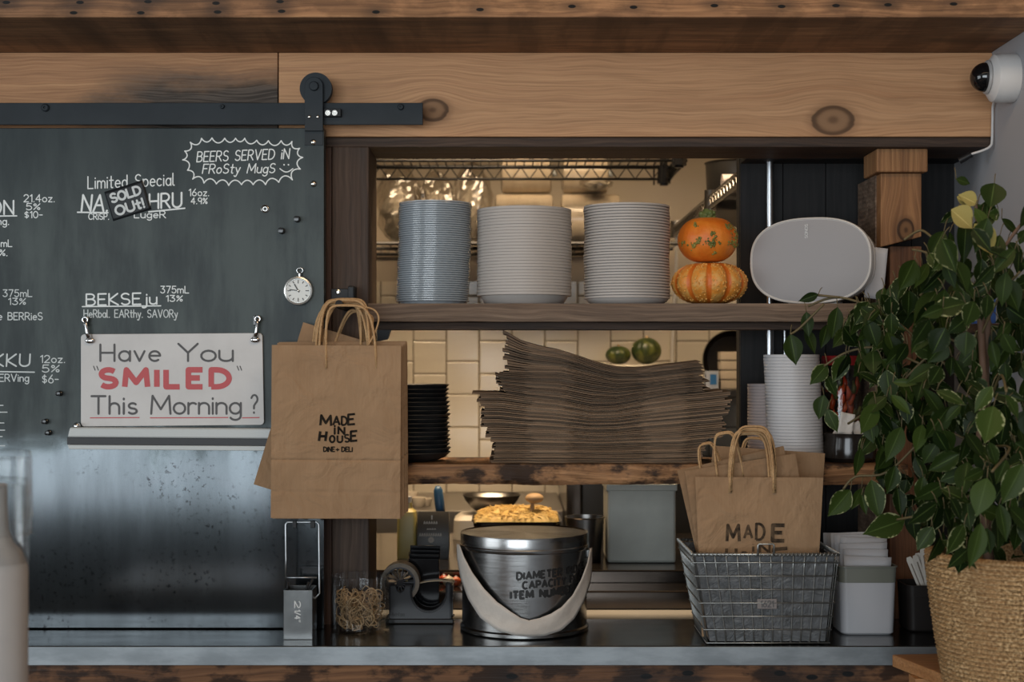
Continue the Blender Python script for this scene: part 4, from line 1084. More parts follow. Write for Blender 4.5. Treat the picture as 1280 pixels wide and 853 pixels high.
def bag_body(w, h, t, fold=0.30, seed=0.0, flare=0.0):
    """carrier bag standing at z=0, facing -Y, thickness t, with creased front and gussets"""
    mb = MB()
    def off(u, v, side):
        x = (u - .5) * w
        edge = min(u, 1 - u) * 2
        wr = noise.noise(Vector((x * 11 + seed, v * 2.2, side * 5 + seed))) * 0.0056 + 0.0024 * noise.noise(Vector((x * 30, v * 6 + seed, side)))
        crease = -0.0030 * math.exp(-((v - fold) / 0.006) ** 2) - 0.0017 * math.exp(-((v - fold * .45) / 0.006) ** 2)
        b = 0.35 + 0.65 * min(1, edge * 4)
        return (wr * b + crease * -1 * 0.8)
    NU, NV = 30, 110
    fr = lambda u, v: Vector(((u - .5) * w * (1 + flare * v), -t / 2 + off(u, v, 0) , v * h))
    bk = lambda u, v: Vector(((.5 - u) * w * (1 + flare * v), t / 2 + off(1 - u, v, 1) * .3, v * h))
    mb.grid(fr, NU, NV); mb.grid(bk, NU, NV)
    # side gussets folded inwards
    for s_ in (0, 1):
        def gs(u, v, s_=s_):
            a = fr(1, v) if s_ else bk(1, v); b = bk(0, v) if s_ else fr(0, v)
            p = a.lerp(b, u); p.x += (-1 if s_ else 1) * 0.010 * math.sin(math.pi * u)
            return p
        mb.grid(gs, 4, NV)
    mb.grid(lambda u, v: Vector(((u - .5) * w, (t / 2 - t * v) , 0)), 2, 2)
    return mb, fr
def cord(x0, x1, z0, zt_, y0, ytop, lean=0.0, wob=0.0, n=22, xtop=None):
    pts = []
    xm = (x0 + x1) / 2 if xtop is None else xtop
    hw = (x1 - x0) / 2; hh = zt_ - z0
    for i in range(n + 1):
        a = math.pi * i / n
        s_ = math.sin(a); cx = -math.cos(a)
        # straight legs, round top
        z = z0 + hh * (1 - (1 - s_) ** 1.7)
        q = s_ ** 1.3
        x = (x0 + x1) / 2 + hw * math.copysign(abs(cx) ** 0.8, cx) + (xm - (x0 + x1) / 2) * q + wob * s_ * math.sin(a * 2)
        y = y0 + (ytop - y0) * q
        pts.append(Vector((x, y, z)))
    return pts
def stamp_text(fr, w, h, x, z, s_, lines, off=0.0008):
    pass

# the bundle hanging on the post: hook first
hk = thing('bag_hook', 'black steel hook on the dark post holding the carrier bags', 'hook', P(432, 368, YW))
MB().box(X(414, YW), X(444, YW), YW - 0.006, YW - 0.0003, Z(376, YW), Z(361, YW)).build('plate', m_black_metal, hk, bevel=0.0015)
MB().box(X(436, 2.9), X(444.5, 2.9), YW - 0.05, YW - 0.0065, Z(382, YW), Z(359, YW)).build('stop', m_black_metal, hk, bevel=0.003)
zk = Z(381.5, 2.83)
MB().tube([(X(432, 2.9), YW - 0.006, zk - 0.002), (X(432, 2.9), 2.80, zk - 0.002), (X(432, 2.9), 2.788, zk + 0.001)], 0.0075, 12).build('peg', m_black_metal, hk, smooth=40)
MB().lathe([(0, 0), (S(3.4, YW), 0), (S(3.4, YW), 0.002), (S(1.6, YW), 0.003), (S(1.4, YW), 0.0012), (0, 0.0012)], P(422.5, 365.5, YW - 0.006), 20, RY).build('screw', m_bolt, hk, smooth=30)

BW, BH, BT = S(161.5, 2.79), S(216, 2.79), 0.0075
zb0 = Z(648, 2.79)
hr = random.Random(23)
bag_specs = [  # px centre, py bottom, y, roll deg, label
    (419.5, 648.0, 2.790, 0.35, 'front kraft carrier bag of the hanging bundle, stamped Made in House'),
    (421.5, 648.5, 2.8005, 0.1, 'second kraft carrier bag from the front of the hanging bundle'),
    (425.0, 645.5, 2.811, -0.2, 'third kraft carrier bag from the front of the hanging bundle'),
    (428.0, 642.0, 2.8215, -0.3, 'fourth kraft carrier bag from the front of the hanging bundle'),
    (430.5, 640.0, 2.832, -0.5, 'fifth kraft carrier bag from the front of the hanging bundle'),
    (431.0, 640.5, 2.8385, -0.4, 'sixth kraft carrier bag of the bundle, just ahead of the tilted one'),
    (409.0, 627.0, 2.8475, -9.0, 'tilted kraft carrier bag at the back of the hanging bundle, corner over the door'),
]
for i, (pc, pb, y, roll, lab) in enumerate(bag_specs):
    o = thing('carrier_bag', lab, 'paper bag', (0, 0, 0), 'kraft carrier bags hanging on the post')
    bwid = BW * (0.8 if i == 6 else 1.0)
    mb, fr = bag_body(bwid, BH, BT, 0.335, seed=i * 3.7)
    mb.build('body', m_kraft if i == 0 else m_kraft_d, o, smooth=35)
    cx, cz = X(pc, y), Z(pb, y)
    # handles reach up to the peg
    kx = X(432, 2.83) - cx
    if i == 6: cx = X(400, y); kx = 0.0
    for hside in (0, 1):
        jx = hr.uniform(-.017, .013)
        xl, xr_ = -S(24, y) + jx - cx + X(424, y) - 0.0, S(30, y) - cx + X(430, y) + hr.uniform(-.016, .016)
        yy = -BT / 2 + 0.0012 if hside == 0 else BT / 2 - 0.0012
        topz = Z(374 + hr.uniform(0, 9), y) - cz
        if i == 6: topz = BH + 0.052; xl, xr_ = -.028, .03
        pts = cord(xl, xr_, BH - 0.045, topz, yy, yy, wob=hr.uniform(-.004, .004), xtop=kx + hr.uniform(-.009, .013))
        MB().tube(pts, 0.0026, 7).build('handle', m_cord, o, smooth=True)
    if i == 0:
        # one stray cord end bulging to the right
        pts = [Vector((X(a, y) - cx, -0.001, Z(b, y) - cz)) for a, b in ((459, 432), (468, 414), (472, 398), (467, 388), (455, 384), (445, 386))]
        MB().tube(smoothpts(pts), 0.0018, 7).build('handle', m_cord, o, smooth=True)
        def on(u, v):     # pixel position -> front panel
            xx = X(u, y) - cx; zz = Z(-v, y) - cz
            p = fr(min(1, max(0, xx / BW + .5)), min(1, max(0, zz / BH)))
            return Vector((xx, p.y - 0.0007, zz))
        c = MB()
        def wl_(s_, x0, x1, yb, yt, hw, **k): write(c, s_, on, x0, x1, -yb, -yt, hw, **k)
        wl_('M', 400, 413.5, 532, 519.5, 1.5, caps=False, rise=-.04); wl_('A', 416, 424, 531.5, 521, 1.25, caps=False); wl_('D', 426.5, 433, 531.5, 521, 1.2, caps=False); wl_('E', 434.5, 443, 531, 518.5, 1.35, caps=False, rise=.1)
        wl_('i', 417.5, 418.5, 542.5, 531, 1.2); wl_('N', 422.5, 430, 543, 534, 1.2, caps=False)
        wl_('H', 398.5, 406.5, 551.5, 539.5, 1.6, caps=False, slant=.12); wl_('O', 412, 418, 553, 545, 1.2); wl_('U', 421.5, 427.5, 553, 544.5, 1.2, caps=False); wl_('S', 430.5, 436, 552.5, 543.5, 1.1, caps=False); wl_('E', 438, 446, 551.5, 539.5, 1.4, caps=False, rise=.1)
        wl_('DiNE', 404.5, 418, 564.5, 559, .75); wl_('+', 420, 423.5, 565, 558, .7); wl_('DELi', 427, 440, 564.5, 559, .75)
        c.build('stamp', m_stamp, o)
    o.location = (cx, y, cz)
    o.rotation_euler = (0, math.radians(roll) * (1 if i == 6 else 1), 0)
    if i == 6:
        o.rotation_euler = (0, math.radians(17), 0)
        o.location = (X(378, y), y, Z(624, y))

# ------------------------------------------------------------------ steel portion box with wire loop
yb = 2.765
m_box_steel = MAT('grey_sheet_steel', (0.17, 0.175, 0.175), 0.26, 0.9, col2=(0.09, 0.095, 0.095), vscale=12)
pb_ = thing('steel_box', 'narrow upright steel box stamped 2 1/4 with a tall wire bail', 'box', (X(373, yb), yb, CT))
x0, x1 = X(354.5, yb), X(390.5, yb); z1 = Z(738, yb)
b = MB()
w_ = 0.0018; d_ = 0.062
b.box(x0, x1, yb, yb + w_, CT + .0003, z1).box(x0, x1, yb + d_ - w_, yb + d_, CT + .0003, z1).box(x0, x0 + w_, yb + w_, yb + d_ - w_, CT + .0003, z1).box(x1 - w_, x1, yb + w_, yb + d_ - w_, CT + .0003, z1).box(x0 + w_, x1 - w_, yb + w_, yb + d_ - w_, CT + .0003, CT + .003)
b.build('body', m_box_steel, pb_, bevel=0.0006)
m_wire = MAT('steel_wire', (0.48, 0.49, 0.50), 0.3, 1.0)
yw_ = yb + 0.03
MB().tube([P(356.5, 738, yw_), P(357.5, 700, yw_), P(357, 656, yw_), P(359, 653, yw_), P(396, 653, yw_), P(398.5, 656, yw_), P(399, 700, yw_), P(399.5, 742, yw_), P(394, 748, yw_), P(389, 748, yw_ + .001)], 0.0019, 8).build('bail', m_wire, pb_, smooth=True)
MB().tube([P(357.5, 722.5, yw_ - .002), P(396, 722.5, yw_ - .002)], 0.0014, 8).build('crossbar', m_wire, pb_, smooth=True)
MB().box(X(366, yw_), X(371, yw_), yw_ - .004, yw_ + .004, Z(660, yw_), Z(651, yw_)).build('clip', m_black_metal, pb_, bevel=.001)
MB().box(X(388, yw_), X(394, yw_), yw_ - .004, yw_ + .004, Z(660, yw_), Z(651, yw_)).build('clip', m_black_metal, pb_, bevel=.001)
for a, b_, c_, d in ((360, 728, 358.5, 742), (363, 738, 361, 745), (391, 724, 383, 742), (386, 728, 380, 744)):
    MB().tube([P(a, b_, yb + .02), P(c_, d, yb + .02)], [.0025, .002], 8).build('clip_arm', m_black_metal, pb_, smooth=True)
c = MB()
vf = lambda u, v: Vector((X(372 + v, yb), yb - 0.0005, Z(752 + u, yb)))
write(c, '2', vf, 0, 8, -3.5, 3.5, 0.6); write(c, '1/4', vf, 11, 22, -3.2, 3.2, 0.55); write(c, '"', vf, 23.5, 26, -3.2, 3.2, .45)
c.build('lettering', MAT('pale_paint', (0.62, 0.62, 0.6), 0.5), pb_)

# ------------------------------------------------------------------ glass of rubber bands
yg = 2.866; Rg = S(36.5, yg); xg = X(450, yg)
m_glass = GLASS('clear_glass', (0.96, 0.965, 0.965), .02, .5)
jr = thing('glass_jar', 'straight clear glass jar holding tan rubber bands', 'jar', (xg, yg, CT))
zg = Z(719, yg) - CT
MB().lathe([(0, 0.0004), (Rg * .96, 0.0004), (Rg, 0.004), (Rg, zg - .001), (Rg * .985, zg), (Rg * .965, zg - .001), (Rg * .962, 0.007), (Rg * .9, 0.005), (0, 0.005)], (xg, yg, CT), 56).build('glass', m_glass, jr, smooth=35)
rb = MB(); r9 = random.Random(31)
hb = Z(739, yg) - CT
for i in range(150):
    a = r9.uniform(0, 6.28); q = Rg * .66 * math.sqrt(r9.uniform(0.1, 1)); z = CT + .013 + (hb - .02) * r9.random()
    cc = Vector((xg + q * math.cos(a), yg + q * math.sin(a), z))
    A = r9.uniform(.010, .017); B = A * r9.uniform(.35, 1)
    Rm = Euler((r9.uniform(0, 3), r9.uniform(0, 3), r9.uniform(0, 6))).to_matrix()
    pts = []
    ph = r9.uniform(0, 6)
    for k in range(16):
        t = 2 * math.pi * k / 16
        p = cc + Rm @ Vector((A * math.cos(t), B * math.sin(t), .003 * math.sin(3 * t + ph)))
        dx, dy = p.x - xg, p.y - yg; d = math.hypot(dx, dy)
        if d > Rg * .93: p.x = xg + dx / d * Rg * .93; p.y = yg + dy / d * Rg * .93
        p.z = max(CT + .007, min(CT + hb + .006, p.z)); pts.append(p)
    rb.tube(pts, .0010, 5, closed=True)
o = rb.build('rubber_bands', MAT('tan_rubber', (0.36, 0.23, 0.115), 0.55, col2=(0.47, 0.32, 0.17), vscale=30), loc=(xg, yg, CT + .007), smooth=True)
tag(o, 'tangle of tan rubber bands filling the glass jar', 'rubber bands', kind='stuff')

# ------------------------------------------------------------------ tape dispenser
yt = 2.935
m_disp = MAT('dark_grey_plastic', (0.024, 0.026, 0.030), 0.18, spec=0.25)
m_disp2 = MAT('black_plastic', (0.009, 0.009, 0.010), 0.15, spec=0.2)
td = thing('tape_dispenser', 'black desk tape dispenser with a roll, beside the rubber bands', 'tape dispenser', (X(526, yt), yt + .03, CT))
D = 0.052
xx = lambda p: X(p, yt); zz = lambda p: Z(p, yt)
def cradle(inset):
    i = inset
    L = [(486 + i, 778 - i), (564.5 - i, 778 - i), (564.5 - i, 729 + i), (557 + i, 729 + i)]
    L += [(536 + (21 + i) * math.cos(math.radians(a)), 741 + (23 + i) * math.sin(math.radians(a))) for a in range(0, 181, 15)]
    L += [(515 - i, 731 + i), (506 + i * .3, 731 + i), (505, 737 + i), (500.5, 740 + i), (496, 737 + i), (495 - i * .3, 731 + i), (486 + i, 731 + i)]
    return [(xx(a), zz(b)) for a, b in L]
MB().prism(cradle(0), yt, yt + .005).build('side_panel', m_disp2, td, bevel=.0008)
MB().prism(cradle(2.2), yt - .002, yt + .0003).build('side_inset', m_disp, td, bevel=.0006)
MB().prism(cradle(0), yt + D - .005, yt + D).build('side_panel', m_disp2, td, bevel=.0008)
MB().box(xx(482), xx(567), yt - .004, yt + D + .003, CT + .0003, zz(773.5)).build('base', m_disp2, td, bevel=.002)
MB().box(xx(558), xx(566), yt + .005, yt + D - .005, zz(770), zz(733)).build('front_post', m_disp2, td)
MB().box(xx(486), xx(494), yt + .005, yt + D - .005, zz(774), zz(745)).build('rear_post', m_disp2, td)
rc = Vector((xx(499.5), yt + D / 2, zz(729.5)))
Rr = S(24.5, yt)
MB().lathe([(Rr * .80, -.0215), (Rr, -.0215), (Rr, .0215), (Rr * .80, .0215), (Rr * .80, -.0215)], rc, 48, RY).build('tape_roll', MAT('brown_tape', (0.075, 0.06, 0.044), 0.4, col2=(0.11, 0.09, 0.067), vscale=50, spec=.2), td, smooth=30)
MB().lathe([(Rr * .72, -.020), (Rr * .795, -.020), (Rr * .795, .020), (Rr * .72, .020), (Rr * .72, -.020)], rc, 40, RY).build('core', m_disp, td, smooth=30)
w = MB()
for k in range(14):
    a = 2 * math.pi * k / 14
    w.obox(rc + Vector((Rr * .44 * math.cos(a), 0, Rr * .44 * math.sin(a))), (Rr * .60, .034, .0018), Euler((0, -a, 0)))
w.build('spokes', m_disp, td)
MB().lathe([(0, -.0235), (Rr * .16, -.0235), (Rr * .16, .0235), (0, .0235)], rc, 16, RY).build('hub', m_disp2, td, smooth=30)
MB().grid(lambda u, v: Vector((xx(522 + 45 * u), yt + .008 + .036 * v, zz(731 - 5 * u * (1 - u) * 2 - 1.5 * u))), 8, 2).build('tape_end', MAT('tape_film', (0.30, 0.26, 0.20), 0.2), td, smooth=True, solid=.0004)
t = MB(); tf = lambda u, v: Vector((xx(u), yt - .0024, zz(-v)))
write(t, 'bantam', tf, 491, 505.5, -770.5, -765.5, .45)
t.build('lettering', m_disp2, td)

# black stepped file holder behind it
yf = 3.005
fh = thing('file_holder', 'black stepped file holder behind the tape dispenser', 'file holder', (X(530, yf), yf + .05, CT))
m_fh = MAT('black_acrylic', (0.006, 0.006, 0.007), 0.10, spec=0.2)
zbase = 1.0505
tops = (699, 693, 688, 682)
for k, ty in enumerate(tops):
    yk = yf + .028 * k
    MB().prism([(X(509, yk), zbase), (X(548, yk), zbase), (X(548 + .8 * k, yk), Z(ty + 1, yk)), (X(511.5 + .5 * k, yk), Z(ty, yk))], yk, yk + .003).build('divider', m_fh, fh, bevel=.0006)
sd = MB()
for pxs in (509, 547):
    ring = [Vector((X(pxs, yf), yf + .003, zbase)), Vector((X(pxs, yf + .084), yf + .084, zbase)), Vector((X(pxs + 2, yf + .084), yf + .084, Z(690, yf + .084))), Vector((X(pxs + 1, yf), yf + .003, Z(704, yf)))]
    sd.loft([ring, [p + Vector((.002, 0, 0)) for p in ring]])
sd.build('side_wall', m_fh, fh)
MB().box(X(509, yf), X(548, yf), yf + .003, yf + .087, zbase, zbase + .003).build('base', m_fh, fh)

# ------------------------------------------------------------------ stencilled steel bucket
bx, by = X(655.5, 2.886), 2.886
RB = 0.1285; zl_ = Z(664.5, by)
def bucket_mat():
    t = NT('brushed_bucket_steel'); s = t.sep(t.obj())
    ang = t.math('ARCTAN2', s[1], s[0])
    n1 = t.noise(t.comb(t.math('MULTIPLY', ang, 1.0), 0.0, t.math('MULTIPLY', s[2], 160.0)), 2.0, 4)
    n2 = t.noise(t.obj(), 9, 5)
    t.set(col=t.mix(t.maprange(n2, .3, .7), (0.25, 0.247, 0.243), (0.31, 0.307, 0.302)), metal=1.0, rough=t.maprange(n1, .3, .7, .18, .26))
    t.b.inputs['Anisotropic'].default_value = 0.5
    return t.m
m_bucket = bucket_mat()
bk = thing('lidded_bucket', 'round steel bucket with a flat lid, stencilled text and cream strap', 'bucket', (bx, by, CT))
hB = zl_ - CT
MB().lathe([(0, .0004), (RB * .975, .0004), (RB * 1.0, .003), (RB * 1.0, .009), (RB * .972, .012), (RB * .968, hB - .032), (RB * .968, hB - .030), (0, hB - .030)], (bx, by, CT), 96).build('body', m_bucket, bk, smooth=30)
MB().lathe([(RB * .97, -.031), (RB * 1.0, -.031), (RB * 1.006, -.029), (RB * 1.006, -.024), (RB * .995, -.022), (RB * .997, -.003), (RB * .99, 0), (RB * .975, -.0015), (0, -.0015)], (bx, by, zl_), 96).build('lid', m_bucket, bk, smooth=30)
# strap: a broad cloth band looping from ear to ear below the front
pts = [(574, 681, 2.0), (578, 698, 4.5), (586, 720, 8.0), (598, 743, 11.5), (613, 763, 14.0), (630, 776, 14.0), (646, 783.5, 11.5), (660, 786, 10.0), (676, 784, 11.5), (692, 778, 12.0), (706, 767, 10.5), (719, 749, 8.0), (729, 727, 6.0), (735.5, 705, 4.0), (738, 686, 2.5)]
strap = MB(); rows = []
fine = []
for a, b_ in zip(pts, pts[1:]):
    for j in range(5): fine.append(tuple(a[i] + (b_[i] - a[i]) * j / 5 for i in range(3)))
fine.append(pts[-1])
for i, (px, py, hw) in enumerate(fine):
    a = fine[max(0, i - 1)]; b_ = fine[min(len(fine) - 1, i + 1)]
    tx, ty = b_[0] - a[0], b_[1] - a[1]; L = math.hypot(tx, ty)
    nx, ny = -ty / L, tx / L
    row = []
    for k in range(7):
        q = -1 + 2 * k / 6
        u = px + nx * hw * q; v = py + ny * hw * q
        s_ = max(-.9995, min(.9995, (u - 655.5) / 82.5))
        yy = by - RB * 1.015 * math.sqrt(1 - s_ * s_) - 0.006 - .0015 * math.sin(q * 3 + i * .2)
        # world x from the bucket radius, z from the height
        row.append(Vector((bx + RB * 1.045 * s_, yy, Z(v, yy if yy < 2.86 else 2.86))))
    rows.append(row)
vs = [p for r_ in rows for p in r_]
strap.add(vs, [(i * 7 + k, i * 7 + k + 1, (i + 1) * 7 + k + 1, (i + 1) * 7 + k) for i in range(len(rows) - 1) for k in range(6)])
strap.build('strap', MAT('cream_webbing', (0.52, 0.475, 0.425), 0.85, col2=(0.45, 0.405, 0.36), vscale=25, bump=.6, bscale=30), bk, smooth=True, solid=.0022)
for s_ in (-1, 1):
    MB().box(bx + s_ * (RB * 1.0) - .006, bx + s_ * (RB * 1.0) + .006, by - .018, by + .008, zl_ - .052, zl_ - .034).build('ear', m_bucket, bk, bevel=.002)
RT = RB * .969 + .0005
def cyl(px, py):
    s_ = (px - 655.5) / 78.0
    s_ = max(-.999, min(.999, s_)); th = math.asin(s_)
    return th
c = MB()
def bw(s_, th0, th1, pb, pt, hw, rise):
    yq_ = by - RB
    def fn(u, v): return Vector((bx + RT * math.sin(u), by - RT * math.cos(u), v))
    z0, z1 = Z(pb, yq_), Z(pt, yq_)
    sc = RT
    def fn2(u, v): return fn(u / sc, v)
    write(c, s_, fn2, th0 * sc, th1 * sc, z0, z1, hw, gap=.26, rise=rise, caps=False)
bw('DIAMETER INCHES', cyl(646, 0), 1.22, 725.5, 717, .0021, .062)
bw('CAPACITY FL.OZ', cyl(653, 0), 1.18, 737, 728.5, .0021, .058)
bw('ITEM NUMBER 161', cyl(638.5, 0), 1.15, 749.5, 741, .0026, .05)
c.build('stencil', MAT('stencil_ink', (0.006, 0.006, 0.006), 0.6), bk)

# ------------------------------------------------------------------ wire basket with liner
wb = thing('wire_basket', 'grey wire basket with a numbered tag holding carrier bags', 'basket', (0.48, 2.81, CT))
yf0, yb0 = 2.716, 2.895      # bottom front/back
yf1, yb1 = 2.692, 2.915      # rim front/back
z0b, z1b = CT + .0035, Z(693.5, 2.692)
bl, brr = X(884.5, yf0), X(1035.5, yf0)
tl, tr = X(865, yf1), X(1048, yf1)
def basket_pt(side, u, v):
    """side f,b,l,r ; u along, v up"""
    L = lambda a, b: a + (b - a) * v
    x0_, x1_ = L(bl, tl), L(brr, tr); y0_, y1_ = L(yf0, yf1), L(yb0, yb1); z = L(z0b, z1b)
    if side == 'f': return Vector((x0_ + (x1_ - x0_) * u, y0_, z))
    if side == 'b': return Vector((x0_ + (x1_ - x0_) * u, y1_, z))
    if side == 'l': return Vector((x0_, y0_ + (y1_ - y0_) * u, z))
    return Vector((x1_, y0_ + (y1_ - y0_) * u, z))
m_bwire = MAT('dull_grey_wire', (0.36, 0.365, 0.35), 0.38, 0.9)
wm = MB()
for side, n in (('f', 13), ('b', 13), ('l', 11), ('r', 11)):
    for k in range(n + 1):
        u = k / n
        wm.tube([basket_pt(side, u, v / 6) for v in range(7)], .0012, 6)
for r_ in range(0, 7):
    v = r_ / 6.6
    loop = [basket_pt('f', 0, v), basket_pt('f', 1, v), basket_pt('b', 1, v), basket_pt('b', 0, v)]
    ex = .0022
    cxm, cym = sum(p.x for p in loop) / 4, sum(p.y for p in loop) / 4
    loop = [p + Vector((math.copysign(ex, p.x - cxm), math.copysign(ex, p.y - cym), 0)) for p in loop]
    wm.tube(loop + [loop[0]], .0013, 6)
for k in range(1, 13):
    wm.tube([basket_pt('f', k / 13, 0), basket_pt('b', k / 13, 0)], .0012, 6)
wm.build('wire_mesh', m_bwire, wb, smooth=True)
rim = [basket_pt('f', 0, 1), basket_pt('f', 1, 1), basket_pt('b', 1, 1), basket_pt('b', 0, 1)]
MB().tube(rim + [rim[0]], .0030, 8).build('rim', m_bwire, wb, smooth=True)
# coiled binding around the rim
cl = MB()
for a, b_ in ((0, 1), (1, 2), (2, 3), (3, 0)):
    pa, pb2 = rim[a], rim[b_]
    m_ = 110 if a in (0, 2) else 130
    pts_ = []
    for i in range(m_ * 3 + 1):
        t = i / (m_ * 3); th = t * 2 * math.pi * (m_ / 3)
        side = (pb2 - pa).cross(Vector((0, 0, 1))).normalized()
        pts_.append(pa.lerp(pb2, t) + (side * math.cos(th) + Vector((0, 0, 1)) * math.sin(th)) * .0036)
    cl.tube(pts_, .0008, 5)
cl.build('rim_binding', m_bwire, wb, smooth=True)
def liner_mat():
    t = NT('crinkled_grey_liner')
    n = t.noise(t.obj(), 26, 6, .7, .8)
    t.set(col=t.mix(t.maprange(n, .3, .7), (0.075, 0.078, 0.08), (0.13, 0.134, 0.138)), rough=.45, metal=.1)
    t.bump(t.noise(t.obj(), 34, 5, .65, 1.5), 0.6, .008)
    return t.m
ln = MB(); ins = .0035
def lp(side, u, v):
    p = basket_pt(side, u, v); cxm = (bl + brr) / 2; cym = (yf0 + yb0) / 2
    p = Vector((cxm + (p.x - cxm) * .955, cym + (p.y - cym) * .945, p.z + .002))
    return p
for side in 'fbrl':
    ln.grid(lambda u, v, side=side: lp(side, u, v * .965), 16, 10)
ln.grid(lambda u, v: lp('f', u, 0).lerp(lp('b', u, 0), v), 4, 4)
ln.build('liner', liner_mat(), wb, smooth=40)
hp = basket_pt('f', .49, 1)
hx0, hx1 = X(947.5, 2.688), X(967.5, 2.688)
MB().tube([(hx0, 2.6885, z1b - .002), (hx0, 2.6875, z1b + S(12, 2.69)), (hx0 + .002, 2.6875, z1b + S(13.5, 2.69)), (hx1 - .002, 2.6875, z1b + S(13.5, 2.69)), (hx1, 2.6875, z1b + S(12, 2.69)), (hx1, 2.6885, z1b - .002)], .0018, 8).build('handle', m_bwire, wb, smooth=True)
ytag = 2.7035
tg = MB().box(X(946.5, ytag), X(971, ytag), ytag - .0012, ytag, Z(761.5, ytag), Z(749, ytag)).build('number_tag', MAT('dull_tag', (0.20, 0.175, 0.165), 0.5, .4), wb, bevel=.0006)
c = MB(); tf2 = lambda u, v: Vector((X(u, ytag), ytag - .0016, Z(-v, ytag)))
write(c, '1621', tf2, 951, 966.5, -759, -751.5, .7)
c.build('lettering', m_ink, tg)

# carrier bags standing in the basket
def basket_bag(name, pxb, y, zb, w, h, roll, yaw, label, stamp=False, handle_top=0.06, seed=1.0, hx=(-.035, .035), nhand=2, mat=None, pitch=0.0, flare=0.0):
    o = thing('carrier_bag', label, 'paper bag', (0, 0, 0), 'kraft carrier bags in the wire basket')
    mb, fr = bag_body(w, h, .0065, .25, seed=seed, flare=flare)
    mb.build('body', mat or m_kraft, o, smooth=35)
    for k in range(nhand):
        jx = hr.uniform(-.006, .006)
        yy = -.002 if k % 2 == 0 else .002
        MB().tube(cord(hx[0] + jx, hx[1] + jx, h - .03, h + handle_top + hr.uniform(-.006, .003), yy, yy, wob=hr.uniform(-.002, .002)), .0022, 7).build('handle', m_cord, o, smooth=True)
    if stamp:
        def on(u, v):
            v_ = min(1, max(0, v / h)); p = fr(min(1, max(0, u / (w * (1 + flare * v_)) + .5)), v_); return Vector((u, p.y - .0008, v))
        c = MB(); k_ = S(1, y); ox = S(946.5, y); oz = Z(597, y)
        def q(ch, x0, x1, pb, pt, hw, **kw):
            write(c, ch, on, S(x0 - 946.5, y), S(x1 - 946.5, y), h - S(pb - 597, y), h - S(pt - 597, y), S(hw, y), caps=False, **kw)
        q('M', 906.5, 922, 677, 657, 1.9); q('A', 928, 938, 673, 657.5, 1.5); q('D', 943, 953, 675, 655, 1.6); q('E', 963.5, 978, 676, 656.5, 2.4)
        q('i', 939, 940, 690, 679, 1.4); q('N', 948, 960, 691, 681, 1.4)
        q('H', 906, 918, 706, 686, 1.8); q('O', 922, 934, 708, 691, 1.6); q('E', 965, 982, 706, 687, 2.2, rise=.1)
        c.build('stamp', m_stamp_worn, o)
    o.location = (X(pxb, y), y, zb)
    o.rotation_euler = (math.radians(pitch), math.radians(roll), math.radians(yaw))
    return o
zbb = CT + .008
hB2 = Z(597, 2.75) - zbb
basket_bag('a', 947.5, 2.752, zbb, S(140, 2.752), hB2, 0.4, 0, 'front kraft carrier bag in the wire basket, stamped MADE', True, S(62, 2.75), 2.2, (-S(37, 2.75), S(18, 2.75)), 6, flare=.14)
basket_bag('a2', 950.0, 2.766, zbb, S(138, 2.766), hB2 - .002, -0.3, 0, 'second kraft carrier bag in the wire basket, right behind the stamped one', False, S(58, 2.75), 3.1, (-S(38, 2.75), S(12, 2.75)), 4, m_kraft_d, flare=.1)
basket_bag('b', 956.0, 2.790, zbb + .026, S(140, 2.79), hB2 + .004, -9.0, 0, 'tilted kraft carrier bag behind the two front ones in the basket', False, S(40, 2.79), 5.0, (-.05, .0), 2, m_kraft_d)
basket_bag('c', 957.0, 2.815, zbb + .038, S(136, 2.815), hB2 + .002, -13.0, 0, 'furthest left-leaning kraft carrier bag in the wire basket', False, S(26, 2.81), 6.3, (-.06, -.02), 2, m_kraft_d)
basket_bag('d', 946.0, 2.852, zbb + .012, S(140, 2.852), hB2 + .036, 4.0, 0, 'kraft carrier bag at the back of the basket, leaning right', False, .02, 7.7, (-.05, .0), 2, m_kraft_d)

# ------------------------------------------------------------------ white pans of paper slips, dark bin of picks
def rrect(w, d, r, n=5):
    pts = []
    for (cx, cy, a0) in ((w / 2 - r, d / 2 - r, 0), (-w / 2 + r, d / 2 - r, 90), (-w / 2 + r, -d / 2 + r, 180), (w / 2 - r, -d / 2 + r, 270)):
        for i in range(n + 1):
            a = math.radians(a0 + 90 * i / n); pts.append((cx + r * math.cos(a), cy + r * math.sin(a)))
    return pts
m_pan = MAT('white_pan', (0.46, 0.46, 0.48), 0.4)
def pan(name, label, cx, cy, w, d, h, mat, bandmat, group=None):
    o = thing(name, label, 'container', (cx, cy, CT), group)
    ring = lambda k, z, r=.014: [Vector((cx + x, cy + y, CT + z)) for x, y in rrect(w * k, d * k, r)]
    MB().loft([ring(.84, .0005), ring(.90, .004), ring(.955, h * .76), ring(.94, h * .76), ring(.88, .008)], cap1=True).build('body', mat, o, smooth=35)
    MB().loft([ring(.965, h * .762), ring(.98, h * .98), ring(1.02, h * .985), ring(1.02, h), ring(.95, h), ring(.935, h * .762)], cap0=False, cap1=False).build('rim_band', bandmat, o, smooth=35)
    return o
m_band = MAT('dull_green_plastic', (0.17, 0.175, 0.145), 0.35)
yk = 2.80
wP = S(74, yk)
hP = Z(709, yk) - CT
pan('slip_pan', 'white plastic pan of paper slips right of the wire basket', X(1087, yk), yk + .055, wP, .10, hP, m_pan, m_band)
m_slip = MAT('white_slip', (0.46, 0.455, 0.47), 0.7)
r4 = random.Random(8)
names = ('nearest white paper slip in the pan right of the basket', 'second white paper slip from the front in the white pan', 'third white paper slip from the front in the white pan', 'tall white paper slip in the middle of the white pan', 'white paper slip leaning left in the white pan', 'rearmost white paper slip in the white pan')
